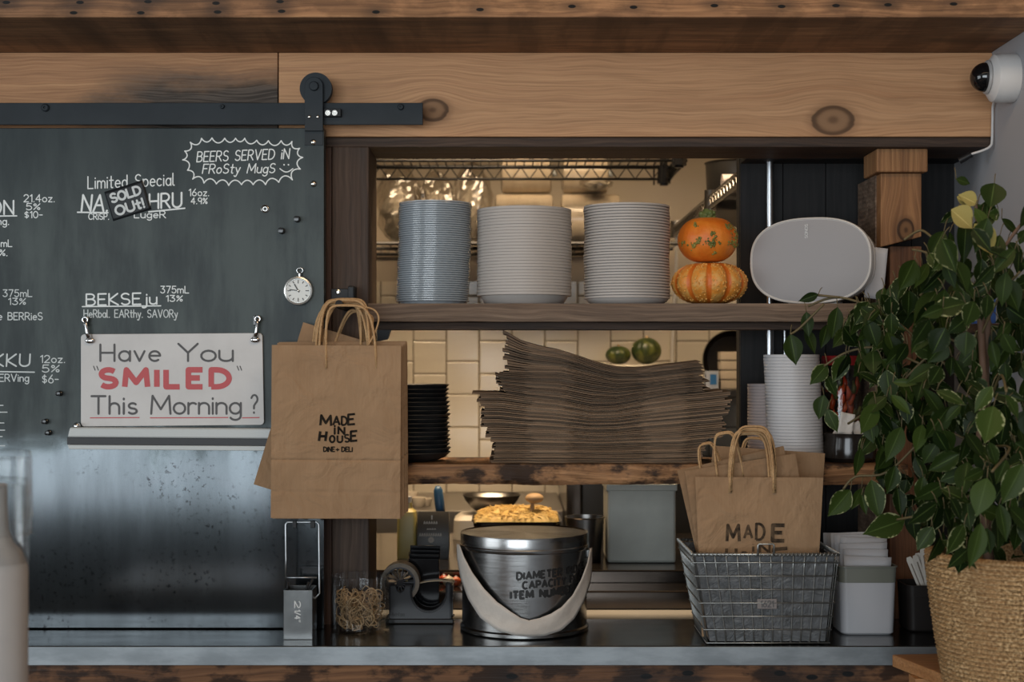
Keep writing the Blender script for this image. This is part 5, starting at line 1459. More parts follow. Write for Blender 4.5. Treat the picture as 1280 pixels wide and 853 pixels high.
for i in range(6):
    topy = (698, 690, 683, 677, 674, 672)[i]
    xo = (2, 1, -1, 3, -9, -14)[i]
    yy = yk + .022 + .0125 * i
    w_ = S(60 - (i == 1) * 4, yk)
    mb = MB().grid(lambda u, v: Vector((X(1087 + xo * .5, yk) + (u - .5) * w_ * (.86 + .14 * v), yy + .002 * math.sin(u * 3 + i), CT + .012 + (Z(topy, yk) - CT - .012) * v + (u - .5) * .003 * (i % 3 - 1))), 6, 8)
    tag(mb.build('paper_slip', m_slip, loc=(X(1087, yk), yy, CT + .012), smooth=True, solid=.0012), names[i], 'paper', 'paper slips in the white pan')
yk2 = 2.925
o = pan('slip_pan', 'half hidden plastic pan between the wire basket and the white pan', X(1064, yk2), yk2 + .03, S(56, yk2), .08, Z(700, yk2) - CT, MAT('smoky_pan', (0.20, 0.19, 0.18), 0.35), m_band)
for i in range(3):
    yy = yk2 + .012 + .012 * i
    mb = MB().grid(lambda u, v: Vector((X(1062 - 3 * i, yk2) + (u - .5) * S(44, yk2) * (.86 + .14 * v), yy + .002 * math.sin(u * 3 + i), CT + .012 + (Z(673 - 2 * i, yk2) - CT - .012) * v)), 6, 8)
    tag(mb.build('paper_slip', m_slip, loc=(X(1062, yk2), yy, CT + .012), smooth=True, solid=.001), ('nearest pale slip in the half hidden pan by the basket', 'middle pale slip in the half hidden pan by the basket', 'rearmost pale slip in the half hidden pan by the basket')[i], 'paper', 'paper slips in the half hidden pan')
yd = 2.83
o = pan('pick_bin', 'dark brown bin of wrapped picks next to the woven basket', X(1163, yd), yd + .05, S(56, yd), .09, Z(733, yd) - CT, MAT('dark_bin', (0.018, 0.015, 0.014), 0.45, spec=0.2), MAT('dark_bin_rim', (0.02, 0.017, 0.016), 0.45, spec=0.2))
m_pick = MAT('pick_wrap', (0.60, 0.575, 0.53), 0.6); m_slot = MAT('pick_slot', (0.20, 0.17, 0.14), 0.7)
pn = ('leftmost wrapped pick in the dark bin', 'second wrapped pick from the left in the dark bin', 'third wrapped pick from the left in the dark bin', 'fourth wrapped pick, raised highest in the dark bin', 'fifth wrapped pick from the left in the dark bin', 'rightmost wrapped pick in the dark bin')
for i, (px, py, a) in enumerate(((1136, 697, -22), (1142, 694, -20), (1147, 692, -16), (1153, 686, -8), (1158, 690, -6), (1164, 693, -3))):
    o = thing('wrapped_pick', pn[i], 'pick', (0, 0, 0), 'wrapped picks in the dark bin')
    Lk = .085
    MB().prism([(-.0055, 0), (.0055, 0), (.0062, Lk - .006), (.004, Lk), (-.004, Lk), (-.0062, Lk - .006)], -.0012, .0012).build('sleeve', m_pick, o, bevel=.0004)
    MB().box(-.0012, .0012, -.0018, -.0011, .020, Lk - .014).build('slot', m_slot, o)
    a_ = math.radians(a)
    top = P(px, py, yd + .028 + .004 * (i % 3))
    o.location = top - Vector((math.sin(a_) * Lk, 0, math.cos(a_) * Lk))
    o.rotation_euler = (0, a_, math.radians(r4.uniform(-12, 12)))

# ------------------------------------------------------------------ the kitchen behind
m_steel = MAT('kitchen_steel', (0.25, 0.24, 0.23), 0.3, 1.0, col2=(0.20, 0.19, 0.18), vscale=5)
m_steel_d = MAT('dull_brown_steel', (0.11, 0.090, 0.075), 0.16, 0.9, col2=(0.08, 0.065, 0.055), vscale=4)
m_board = MAT('cutting_board', (0.40, 0.385, 0.36), 0.6, col2=(0.36, 0.345, 0.32), vscale=8)
o = thing('cutting_board', 'long cream cutting board on the kitchen side of the counter', 'board', (0.1, 3.06, 0))
MB().box(X(464, 3.0), xb - .002, CB + .004, 3.118, 1.022, 1.0476).build('slab', m_board, o, bevel=.003)
pt_ = thing('prep_table', 'steel kitchen prep table with a raised stepped rail', 'table', (0.1, 3.5, 0))
MB().box(-0.9, xb - .002, CB + .004, 3.118, 0.9, 1.0215).build('shelf_base', m_steel_d, pt_)
MB().box(-0.9, xb - .002, 3.122, 3.235, 0.9, 1.087).build('lower_rail', m_steel_d, pt_, bevel=.004)
MB().box(-0.9, 1.2, 3.24, 3.95, 0.9, 1.1155).build('top', m_steel_d, pt_, bevel=.004)
ZT = 1.1157

# grey bin
yz = 3.35
o = thing('metal_bin', 'tall dull grey metal box behind the counter under the lower shelf', 'box', (X(798, yz), yz, ZT))
m_bin = MAT('dull_zinc', (0.32, 0.325, 0.29), 0.55, .1, col2=(0.38, 0.385, 0.345), vscale=7)
x0, x1 = X(759.5, yz), X(845, yz)
MB().box(x0, x1, yz, yz + .16, ZT + .0003, Z(606, yz)).build('body', m_bin, o, bevel=.006)
MB().box(x0 - .003, x1 + .003, yz - .003, yz + .163, Z(614, yz), Z(606, yz) + .0015).build('rim', m_bin, o, bevel=.002)

# bucket-side pot
yv = 3.40
o = thing('steel_pot', 'narrow tapered steel pot just right of the bucket lid', 'pot', (X(731, yv), yv, ZT))
r0, r1, hp_ = S(20, yv), S(24, yv), Z(646, yv) - ZT
MB().lathe([(0, .0003), (r0, .0003), (r1, hp_ - .003), (r1 + .003, hp_), (r1 - .001, hp_), (r0 - .002, .004), (0, .004)], (X(731, yv), yv, ZT), 40).build('body', m_steel, o, smooth=35)

# grated cheese tray with ladle
yc2 = 3.55
tr_ = thing('serving_tray', 'shallow steel tray heaped with yellow shredded cheese behind the bucket', 'tray', (X(643, yc2), yc2 + .1, ZT))
xa_, xb_ = X(590, yc2), X(702, yc2)
zt2 = Z(653, yc2)
MB().loft([[Vector((X(646, yc2) + x * k, yc2 + .1 + y * k, z)) for x, y in rrect(xb_ - xa_, .20, .02)] for k, z in ((.9, ZT + .0003), (.98, zt2 - .002), (1.02, zt2), (.97, zt2), (.90, ZT + .004))]).build('pan', m_steel_d, tr_, smooth=35)
ch = MB()
def heap(u, v):
    x = -1 + 2 * u; y = -1 + 2 * v
    e = max(0, 1 - max(abs(x) ** 3, abs(y) ** 3))
    return Vector((X(646, yc2) + x * (xb_ - xa_) * .48, yc2 + .1 + y * .095, zt2 - .004 + .030 * e ** .7 + .005 * noise.noise(Vector((x * 9, y * 7, 1)))))
ch.grid(heap, 40, 24)
r5 = random.Random(12)
for i in range(420):
    p = heap(r5.uniform(.03, .97), r5.uniform(.03, .97)) + Vector((0, 0, .002)); a = r5.uniform(0, 6.28)
    d = Vector((math.cos(a), math.sin(a), r5.uniform(-.3, .4))) * .008
    ch.tube([p - d, p + d], .0011, 4)
o = ch.build('shredded_cheese', MAT('yellow_cheese', (0.50, 0.32, 0.09), 0.6, col2=(0.56, 0.39, 0.13), vscale=30), loc=(X(646, yc2), yc2 + .1, zt2))
tag(o, 'heap of yellow shredded cheese behind the bucket lid', 'cheese', kind='stuff')
yl = 3.60
o = thing('wooden_ladle', 'small wooden ladle stuck upright in the yellow cheese', 'ladle', (X(665, yl), yl, zt2))
m_lad = MAT('pale_wood', (0.42, 0.27, 0.14), 0.55, col2=(0.50, 0.34, 0.19), vscale=20)
MB().tube([(X(664, yl), yl, Z(648, yl)), (X(666, yl), yl, Z(628, yl))], [.006, .005], 10).build('handle', m_lad, o, smooth=True)
MB().sphere((X(668, yl), yl, Z(623, yl)), (S(11.5, yl), .02, S(6.5, yl)), 24, 14).build('bowl', m_lad, o, smooth=True)

# mixing bowl on an upturned tub
ym = 3.86
zb_ = Z(642, ym)
o = thing('plastic_tub', 'pale plastic tub under the steel mixing bowl', 'tub', (X(607, ym), ym, ZT))
w0 = S(38, ym)
ring = lambda k, z: [Vector((X(605, ym) + x * k, ym + y * k, z)) for x, y in rrect(w0 * 2, .15, .02)]
MB().loft([ring(1.0, ZT + .0003), ring(.96, zb_ - .012), ring(.78, zb_ - .0005)]).build('body', MAT('cloudy_plastic', (0.46, 0.42, 0.36), 0.4), o, smooth=35)
o = thing('mixing_bowl', 'wide steel mixing bowl above the yellow cheese', 'bowl', (X(614.5, ym), ym, zb_))
Rm, Hm = S(38, ym), Z(618, ym) - zb_
MB().lathe([(0, .0003), (Rm * .42, .0003), (Rm * .66, Hm * .3), (Rm * .86, Hm * .68), (Rm * .95, Hm * .97), (Rm, Hm), (Rm, Hm * .985), (Rm * .93, Hm * .93), (Rm * .84, Hm * .68), (Rm * .6, Hm * .28), (0, Hm * .08)], (X(614.5, ym), ym, zb_), 64).build('body', m_steel, o, smooth=35)

# oil bottle, coffee bag, blue handled tool, little cups
yo = 3.42
o = thing('oil_bottle', 'pale yellow square plastic bottle beside the black labelled pouch', 'bottle', (X(508, yo), yo, ZT))
m_oil = MAT('yellow_oil', (0.44, 0.35, 0.10), 0.4, col2=(0.49, 0.41, 0.15), vscale=5)
ring = lambda k, z: [Vector((X(508, yo) + x * k, yo + .03 + y * k, z)) for x, y in rrect(S(24, yo), .05, .008)]
MB().loft([ring(1, ZT + .0003), ring(1.02, ZT + .01), ring(1, Z(648, yo)), ring(.9, Z(641, yo)), ring(.5, Z(637, yo)), ring(.45, Z(630, yo))]).build('body', m_oil, o, smooth=35)
MB().lathe([(0, 0), (.011, 0), (.011, .014), (0, .014)], (X(508, yo), yo + .03, Z(630, yo) + .0003), 20).build('cap', m_white2, o, smooth=30)
o = thing('coffee_pouch', 'black upright pouch with small pale lettering on the prep table', 'pouch', (X(541, yo), yo, ZT))
x0, x1, zt3 = X(521.5, yo), X(561, yo), Z(641, yo)
ring = lambda k, z, d: [Vector(((x0 + x1) / 2 + sx_ * (x1 - x0) / 2 * k, yo + .025 + sy_ * d, z)) for sx_, sy_ in ((-1, -1), (-.5, -1.08), (.5, -1.08), (1, -1), (1, 1), (-1, 1))]
MB().loft([ring(.96, ZT + .0003, .025), ring(1.0, ZT + .02, .026), ring(1.0, zt3 - .03, .022), ring(.98, zt3, .004)]).build('pouch_body', MAT('black_foil', (0.012, 0.012, 0.013), 0.4), o, smooth=35)
c = MB(); pf = lambda u, v: Vector((X(u, yo), yo - .0035, Z(-v, yo)))
write(c, 'ROASTERS'[:0] + 'I', pf, 539.5, 540.5, -649, -645, .9)
for (a, b_, yy, hw) in ((530, 548, 653.5, 1.7), (534, 546, 661.5, .7), (524.5, 553, 668.5, 2.0)):
    n_ = int((b_ - a) / 2.6)
    for i in range(n_): c.stroke([(a + (b_ - a) * i / n_, -yy - hw * .8), (a + (b_ - a) * (i + .25) / n_, -yy + hw * .8), (a + (b_ - a) * (i + .55) / n_, -yy - hw * .6)], .55, pf)
c.stroke([(539 + 2.2 * math.cos(a), -675 + 2.2 * math.sin(a)) for a in [i * math.pi / 6 for i in range(13)]], 1.6, pf)
c.build('print', MAT('pale_print', (0.50, 0.47, 0.42), 0.6), o)
yh = 3.50
o = thing('blue_scraper', 'blue handled tool standing up behind the black pouch', 'tool', (X(550, yh), yh, ZT))
MB().tube([(X(552, yh), yh, ZT + .002), (X(551, yh), yh, Z(642, yh))], .006, 8).build('blade_shaft', m_steel, o)
MB().tube([(X(551.5, yh), yh, Z(645, yh)), (X(549.5, yh), yh, Z(630, yh)), (X(547.5, yh), yh, Z(613, yh)), (X(547.5, yh), yh, Z(608, yh))], [.011, .012, .011, .006], 12).build('handle', MAT('blue_plastic', (0.035, 0.11, 0.22), 0.4), o, smooth=True)
yk3 = 4.42
m_bc = MAT('back_counter_steel', (0.30, 0.28, 0.26), 0.35, 0.9)
o = thing('back_counter', 'low steel counter along the tiled kitchen wall', 'counter', (-.3, 4.6, 0))
ZK = Z(636, 4.35)
MB().box(-1.6, X(705, 4.3), 4.30, 4.895, 0.0, ZK).build('body', m_bc, o, bevel=.004)
for i, (px, y_, r_, h_) in enumerate(((513, 4.45, 10, 17), (523, 4.40, 9, 12), (532, 4.44, 8, 9))):
    lab = ('tallest of the small pale cups on the back counter', 'middle of the small pale cups on the back counter', 'lowest of the small pale cups on the back counter, by the blue handle')[i]
    o = thing('small_cup', lab, 'cup', (X(px, y_), y_, ZK), 'small cups on the back counter')
    R_ = S(r_, y_); H_ = S(h_, y_)
    MB().lathe([(0, .0004), (R_ * .7, .0004), (R_ * .95, H_ * .6), (R_, H_), (R_ * .94, H_), (R_ * .8, H_ * .4), (0, H_ * .15)], (X(px, y_), y_, ZK), 28).build('body', MAT('pale_ceramic', (0.60, 0.54, 0.46), 0.3), o, smooth=35)
# cooker block to the right
yr = 4.12
rg = thing('range_cooker', 'black cooker with a steel side trim in the middle of the kitchen', 'cooker', (X(790, yr), yr, 0))
MB().box(X(727, yr), 1.15, yr, yr + .7, 0.0, Z(590, yr)).build('body', MAT('black_enamel', (0.012, 0.012, 0.012), 0.35), rg, bevel=.004)
MB().box(X(708, yr), X(726.5, yr), yr - .01, yr + .7, 0.0, Z(592, yr)).build('side_trim', m_steel_d, rg, bevel=.004)
# garlic and tomatoes on the lower rail
yt2 = 3.20
for i, (px, r_, col, nm, lab) in enumerate(((561, 7.5, (0.55, 0.47, 0.36), 'garlic_bulb', 'pale garlic bulb on the rail left of the bucket'), (555, 6, (0.50, 0.07, 0.025), 'cherry_tomato', 'red cherry tomato left of the pale garlic bulb'), (570, 6.5, (0.50, 0.09, 0.03), 'cherry_tomato', 'red cherry tomato between the garlic bulb and the bucket'))):
    y_ = yt2 - .02 + (.045 if i == 1 else 0.0) + (.012 if i == 2 else 0)
    R_ = S(r_, y_)
    o = thing(nm, lab, 'garlic' if i == 0 else 'tomato', (X(px, y_), y_, 1.087))
    MB().lathe([(0, 0.0)] + [(R_ * math.sin(a) * (1 - .1 * (a > 2.2)), R_ * .92 * (1 - math.cos(a))) for a in [math.pi * k / 12 for k in range(1, 12)]] + [(0, R_ * 1.84 * (1.12 if i == 0 else .96))], (X(px, y_), y_, 1.0873), 24).build('body', MAT(nm + '_skin', col, .3), o, smooth=True)
    if i: MB().lathe([(0, 0), (R_ * .35, .001), (R_ * .1, .0025), (0, .004)], (X(px, y_), y_, 1.087 + R_ * 1.78), 5).build('stem', m_pan, o)

# shelf on the tiled wall with greens, pan and carton
ysf = 4.50
ZS = Z(487, ysf)
o = thing('wall_shelf', 'steel wall shelf on the tiles behind the folded bag pile', 'shelf', (.4, 4.7, ZS))
MB().box(X(700, ysf), 1.2, ysf, 4.895, ZS - .025, ZS).build('board', m_steel, o, bevel=.003)
for px in (720, 900):
    MB().prism([(X(px, ysf), ZS - .15), (X(px, ysf) + .012, ZS - .15), (X(px, ysf) + .012, ZS - .0255), (X(px, ysf), ZS - .0255)], ysf + .2, 4.895).build('bracket', m_steel, o)
o = thing('produce_crate', 'pale plastic crate lid under the round green squashes', 'crate', (X(820, ysf), ysf + .15, ZS))
MB().box(X(752, ysf), X(872, ysf), ysf + .02, ysf + .30, ZS + .0003, Z(456, ysf)).build('body', MAT('pale_crate', (0.50, 0.46, 0.38), 0.4), o, bevel=.006)
zc_ = Z(456, ysf)
def squash(px, r_, y_, rot, lab, h=1.0):
    R_ = S(r_, y_)
    t = NT('green_rind'); n = t.noise(t.obj(), 18, 4, .6, 1.0)
    t.set(col=t.mix(t.maprange(n, .42, .62), (0.018, 0.034, 0.009), (0.10, 0.11, 0.022)), rough=.4)
    o = thing('green_squash', lab, 'squash', (X(px, y_), y_, zc_), 'green squashes on the crate')
    mb = MB()
    def sf(a, b):
        th = 2 * math.pi * a; ph = math.pi * (1 - b); w = abs(math.sin(th * 4.5)) ** .6
        rr = R_ * math.sin(ph) * (1 - .07 * (1 - w))
        return Vector((X(px, y_) + rr * math.cos(th), y_ + rr * math.sin(th), zc_ + .001 + R_ * h + R_ * h * math.cos(ph)))
    mb.grid(sf, 60, 20)
    mb.build('rind', t.m, o, smooth=True)
    MB().tube([(X(px, y_), y_, zc_ + R_ * 1.92 * h), (X(px, y_) + .004, y_, zc_ + R_ * 2.12 * h)], [.007, .005], 8).build('stem', m_lad, o, smooth=True)
squash(808, 19, ysf + .11, 0, 'larger round green squash above the folded bag pile', .88)
squash(773, 16, ysf + .13, 0, 'smaller dull green squash left of the larger one', .72)
yp_ = 4.62
o = thing('frying_pan', 'dark round pan standing on edge behind the black wall edge', 'pan', (X(912, yp_), yp_, ZS))
Rp = S(36, yp_)
cpan = Vector((X(914, yp_), yp_ + .03, ZS + Rp + .001))
MB().lathe([(0, 0), (Rp * .8, 0), (Rp, .045), (Rp * 1.02, .045), (Rp * .82, -.004), (0, -.004)], cpan, 56, RY).build('body', MAT('dark_pan', (0.05, 0.042, 0.036), 0.3, .7), o, smooth=35)
for i in range(4):
    yq_ = ysf + .055
    zz_ = ZS + .0005 + .030 * i
    o = MB().box(X(899, yq_), X(899, yq_) + .16, yq_ - .025, yq_ + .035, zz_, zz_ + .027).build('cardboard_sleeve', MAT('cream_box', (0.52, 0.45, 0.36), 0.5), loc=(X(915, yq_), yq_, zz_), bevel=.003)
    tag(o, ('bottom', 'second from the bottom', 'third from the bottom', 'topmost')[i] + ' cream box of the little stack in front of the dark pan', 'box', 'cream boxes in front of the pan')
yq_ = ysf + .03
o = thing('carton', 'small blue and white carton by the dark pan', 'carton', (X(889, yq_), yq_, ZS))
MB().box(X(881, yq_), X(897, yq_), yq_ - .02, yq_ + .02, ZS + .0004, Z(464, yq_)).build('box', MAT('pale_blue_card', (0.42, 0.46, 0.56), 0.5), o, bevel=.001)
MB().box(X(886.5, yq_), X(894.5, yq_), yq_ - .0208, yq_ - .0202, Z(481, yq_), Z(468, yq_)).build('blue_panel', MAT('blue_card', (0.03, 0.16, 0.42), 0.5), o)

# wire rack overhead
m_rw = MAT('black_rack_wire', (0.03, 0.03, 0.032), 0.3, .8)
ra = thing('wire_rack', 'dark overhead wire rack with a zigzag edge, at the top of the opening', 'rack', (0, 4.2, 2.1))
yA, yB_ = 4.0, 4.4
xl_, xr__ = -.7, X(838, 4.4)
z1_, z2_ = Z(209, 4.4), Z(224, 4.4)
mb = MB()
for y_ in (yA, yB_):
    mb.tube([(xl_, y_, z1_), (xr__, y_, z1_)], .006, 8); mb.tube([(xl_, y_, z2_), (xr__, y_, z2_)], .004, 8)
for x_ in (xl_, xr__):
    mb.tube([(x_, yA, z1_), (x_, yB_, z1_)], .006, 8); mb.tube([(x_, yA, z2_), (x_, yB_, z2_)], .004, 8)
mb.build('frame', m_rw, ra, smooth=True)
mb = MB(); n_ = 22
for y_ in (yA, yB_):
    pz = [(xl_ + (xr__ - xl_) * k / (2 * n_), y_, z1_ if k % 2 else z2_) for k in range(2 * n_ + 1)]
    mb.tube(pz, .003, 6)
pz = [(xr__, yA + (yB_ - yA) * k / 16, z1_ if k % 2 else z2_) for k in range(17)]
mb.tube(pz, .003, 6)
mb.build('zigzag_truss', m_rw, ra)
mb = MB()
for k in range(46):
    x_ = xl_ + (xr__ - xl_) * k / 45; mb.tube([(x_, yA, z1_ + .004), (x_, yB_, z1_ + .004)], .0022, 6)
mb.build('wire_deck', m_rw, ra)
for x_, y_ in ((xr__ - .02, yB_), (xr__ - .02, yA), (xl_ + .02, yA), (xl_ + .02, yB_)):
    MB().lathe([(0.014, -.02), (0.021, -.02), (.019, .032), (.014, .032), (.014, -.02)], (x_, y_, z2_ + .006), 20).build('collar', m_magnet, ra, smooth=35)
    MB().tube([(x_, y_, z2_ - .02), (x_, y_, 2.85)], .0125, 12).build('hanging_post', m_rw, ra, smooth=40)
MB().tube([(xr__ - .05, yB_ + .004, z1_), (xr__ - .05, yB_ + .004, z2_ - .018)], .003, 6).build('hook', m_rw, ra)

# goods shelf behind it
yG = 4.45
ZG = Z(302, yG)
o = thing('goods_shelf', 'dark wire shelf holding wrapped sleeves against the kitchen wall', 'shelf', (0, 4.65, ZG))
mb = MB(); xg0, xg1 = -.75, X(850, yG)
for y_ in (yG, yG + .2, 4.89): mb.tube([(xg0, y_, ZG - .006), (xg1, y_, ZG - .006)], .006, 8)
for k in range(50):
    x_ = xg0 + (xg1 - xg0) * k / 49; mb.tube([(x_, yG, ZG - .002), (x_, 4.89, ZG - .002)], .002, 6)
mb.build('deck', m_rw, o)
m_sleeve = MAT('cream_sleeve', (0.46, 0.39, 0.30), 0.28, col2=(0.41, 0.34, 0.25), vscale=9, stretch=(6, 1, 1), coat=.5)
LX = Matrix.Rotation(math.pi / 2, 3, 'Y')
def sleeve(px0, px1, pyb, pyt, y_, lab):
    r_ = S((pyb - pyt) / 2, y_); x0, x1 = X(px0, y_), X(px1, y_)
    o = thing('paper_sleeve', lab, 'sleeve', ((x0 + x1) / 2, y_, Z(pyb, y_)), 'wrapped cream sleeves on the kitchen shelf')
    L = x1 - x0
    MB().lathe([(0, 0), (r_ * .75, .001), (r_ * .96, .006), (r_, .02), (r_, L - .02), (r_ * .96, L - .006), (r_ * .75, L - .001), (0, L)], (x0, y_, Z(pyb, y_) + r_ * 1.0), 36, LX, sx=1.0).build('wrap', m_sleeve, o, smooth=50)
    MB().tube([(x1 - .002, y_, Z(pyb, y_) + r_), (x1 + .012, y_ - .005, Z(pyb, y_) + r_ * 1.1)], [.008, .014], 8).build('twist', m_clear, o, smooth=True)
yS_ = 4.58
zGd = lambda: ZG
sleeve(618, 692, 455 - (ZG - ZC) * F / yS_, 243, yS_, 'lower left cream wrapped sleeve on the kitchen shelf')
sleeve(700, 775, 455 - (ZG - ZC) * F / yS_, 243, yS_, 'lower right cream wrapped sleeve on the kitchen shelf')
sleeve(626, 690, 242.6, 194, yS_, 'upper left cream wrapped sleeve, resting on the lower left one')
sleeve(702, 760, 242.6, 196, yS_, 'upper right cream wrapped sleeve, resting on the lower right one')
m_film = GLASS('clear_film', (.93, .91, .88), .10, .75, .16)
mf = NT('crumpled_film'); nn = mf.noise(mf.obj(), 30, 4, .6, 1)
mf.set(col=(0.46, 0.42, 0.37), rough=.12, trans=.5, ior=1.2, coat=.6); mf.bump(nn, .9, .02)
m_filling = MAT('pale_filling', (0.44, 0.40, 0.34), .6, col2=(0.30, 0.27, 0.23), vscale=14)
def lump(px, py0, py1, rpx, y_, lab, seed, base=None):
    zb_ = base if base is not None else ZG; H = Z(py0, y_) - zb_; R_ = S(rpx, y_)
    o = thing('plastic_bag', lab, 'plastic bag', (X(px, y_), y_, zb_), 'clear plastic bags on the kitchen shelf')
    def sf(a, b):
        th = 2 * math.pi * a; ph = math.pi * (1 - b)
        d = 1 + .25 * noise.noise(Vector((math.cos(th) * 2 + seed, math.sin(th) * 2, b * 4))) + .14 * noise.noise(Vector((math.cos(th) * 6 + seed, math.sin(th) * 6, b * 11)))
        e = max(.0, math.sin(ph)) ** .5
        return Vector((X(px, y_) + R_ * e * d * math.cos(th), y_ + min(R_, .14) * e * d * math.sin(th), zb_ + .003 + H * b * (1 + .05 * (d - 1))))
    MB().grid(sf, 40, 20).build('film', m_film, o)
    MB().grid(lambda a, b: Vector((X(px, y_), y_, zb_)) + (sf(a, b) - Vector((X(px, y_), y_, zb_))) * .72 + Vector((0, 0, .004)), 24, 12).build('contents', m_filling, o)
lump(500, 206, 302, 30, 4.62, 'leftmost crumpled clear bag on the kitchen shelf', 1)
lump(545, 214, 302, 24, 4.60, 'middle crumpled clear bag above the shiny lid stack', 5)
lump(590, 204, 302, 25, 4.62, 'right crumpled clear bag, next to the cream sleeves', 9)
lump(745, 222, 240, 20, 4.50, 'small shiny clear bag lying on the right cream sleeves', 13, base=Z(243.5, 4.56))

# receding chrome shelf on the right and its load
m_ch = MAT('chrome_shelf', (0.22, 0.21, 0.20), 0.3, 1.0)
xS, zS = 0.533, 2.03
sh = thing('chrome_shelf', 'chrome wire shelf running back along the right of the kitchen', 'shelf', (xS + .2, 4.1, zS))
mb = MB()
for dz in (0, -.028):
    mb.tube([(xS, 3.35, zS + dz), (xS, 4.75, zS + dz)], .005, 8); mb.tube([(xS + .42, 3.35, zS + dz), (xS + .42, 4.75, zS + dz)], .005, 8)
pz = [(xS, 3.35 + 1.4 * k / 56, zS if k % 2 else zS - .028) for k in range(57)]
mb.tube(pz, .003, 6)
for k in range(40):
    y_ = 3.35 + 1.4 * k / 39; mb.tube([(xS, y_, zS + .003), (xS + .42, y_, zS + .003)], .002, 6)
mb.build('deck', m_ch, sh)
for y_ in (3.9, 4.74):
    MB().tube([(xS + .415, y_, zS - .014), (1.249, y_, zS - .014)], .009, 12).build('bracket', m_ch, sh, smooth=40)
    MB().lathe([(.0, -.035), (.018, -.035), (.016, .02), (.0, .02)], (xS + .004, y_, zS), 16).build('clip', m_ch, sh, smooth=40)
o = thing('dark_pot', 'dark round pot on the chrome shelf at the top right of the opening', 'pot', (xS + .10, 4.05, zS))
MB().lathe([(0, .006), (.07, .006), (.085, .03), (.088, .11), (.092, .115), (.082, .115), (.078, .02), (0, .014)], (xS + .10, 4.05, zS), 40).build('body', MAT('dark_iron', (0.016, 0.015, 0.014), .4), o, smooth=35)
o = thing('film_roll', 'pale roll lying on the chrome shelf in front of the dark pot', 'roll', (xS + .07, 3.86, zS))
MB().lathe([(.010, 0), (.026, 0), (.026, .16), (.010, .16), (.010, 0)], (xS + .03, 3.86, zS + .0325), 28, LX).build('roll', m_lidp, o, smooth=35)
# white cord
o = thing('power_cord', 'white cord hanging down the kitchen wall beside the pumpkins', 'cord', (X(846, 4.72), 4.72, zS))
MB().tube(smoothpts([P(849, 287, 4.72), P(846, 300, 4.72), P(845, 340, 4.72), P(842, 400, 4.75), P(840.5, 440, 4.78), P(840, 470, 4.80)]), S(2.2, 4.72), 8).build('lead', m_cable, o, smooth=True)
MB().lathe([(0, 0), (.014, 0), (.014, .03), (0, .03)], P(849, 287, 4.72), 14).build('plug', m_cable, o, smooth=30)

# ------------------------------------------------------------------ foreground bottle with upturned glasses
yb_ = 1.75
tb = thing('side_table', 'low table in front of the counter, below the frame', 'table', (-.78, 1.7, 0))
MB().box(-1.1, -.45, 1.5, 1.92, .95, .985).build('top', m_slab, tb, bevel=.004)
for x_, y_ in ((-1.06, 1.54), (-.49, 1.54), (-1.06, 1.88), (-.49, 1.88)):
    MB().box(x_ - .02, x_ + .02, y_ - .02, y_ + .02, 0, .9498).build('leg', m_slab, tb)
xb_c = X(-4, yb_); RBt = S(37.5, yb_)
fz = lambda p: Z(p, yb_)
m_frost = MAT('frosted_bottle', (0.36, 0.335, 0.315), 0.4, col2=(0.40, 0.37, 0.345), vscale=12, sss=0.0)
bt = thing('water_bottle', 'frosted round water bottle at the left edge of the picture', 'bottle', (xb_c, yb_, .985))
MB().lathe([(0, 0.0003), (RBt * .96, .0003), (RBt, .006), (RBt, fz(712) - .985), (RBt * .97, fz(704) - .985), (RBt * .8, fz(690) - .985), (RBt * .52, fz(678) - .985), (RBt * .38, fz(662) - .985), (RBt * .34, fz(630) - .985), (RBt * .34, fz(606) - .985), (RBt * .30, fz(605) - .985), (0, fz(605) - .985)], (xb_c, yb_, .985), 56).build('body', m_frost, bt, smooth=40)
def tumbler(pt, pb, k, lab):
    zt_, zb_ = fz(pt), fz(pb)
    R_ = RBt * k
    o = thing('glass_tumbler', lab, 'glass', (xb_c, yb_, zb_), 'upturned glasses over the bottle neck')
    MB().lathe([(R_ * 1.03, 0), (R_ * 1.035, .002), (R_ * 1.0, zt_ - zb_ - .01), (R_ * .96, zt_ - zb_ - .001), (R_ * .8, zt_ - zb_), (0, zt_ - zb_ - .001), (0, zt_ - zb_ - .008), (R_ * .93, zt_ - zb_ - .010), (R_ * 1.00, .001), (R_ * 1.03, 0)], (xb_c, yb_, zb_), 56).build('glass', m_glass, o, smooth=35)
tumbler(598, 703, 1.03, 'lower upturned clear glass covering the frosted bottle neck')
tumbler(563, 668, 1.13, 'upper clear glass stacked over the lower upturned glass')

# ------------------------------------------------------------------ plant stand, woven planter, ficus
ZB_ = 1.055
stn = thing('plant_stand', 'orange-brown wooden stand whose corner shows under the woven planter', 'stand', (.83, 2.36, 0))
zf = ZB_
c0 = Vector((X(1115, 2.60), 2.60))
poly = [(c0.x, c0.y), (c0.x + .105, c0.y - .42), (XR - .004, c0.y - .42), (XR - .004, c0.y + .03)]
MB().prismz(poly, zf - .022, zf).build('top', m_slab, stn, bevel=.002)
for x_, y_ in ((.72, 2.52), (.93, 2.52), (.78, 2.22), (.93, 2.22)):
    MB().box(x_ - .02, x_ + .02, y_ - .02, y_ + .02, 0, zf - .0225).build('leg', m_slab, stn)
pc = Vector((X(1271, 2.35), 2.35, zf))
pl = thing('potted_ficus', 'variegated weeping fig in a woven straw planter at the right edge', 'plant', pc)
Rt, Rb2 = S(106, 2.35), S(84, 2.35)
zr = Z(691, 2.35) - zf
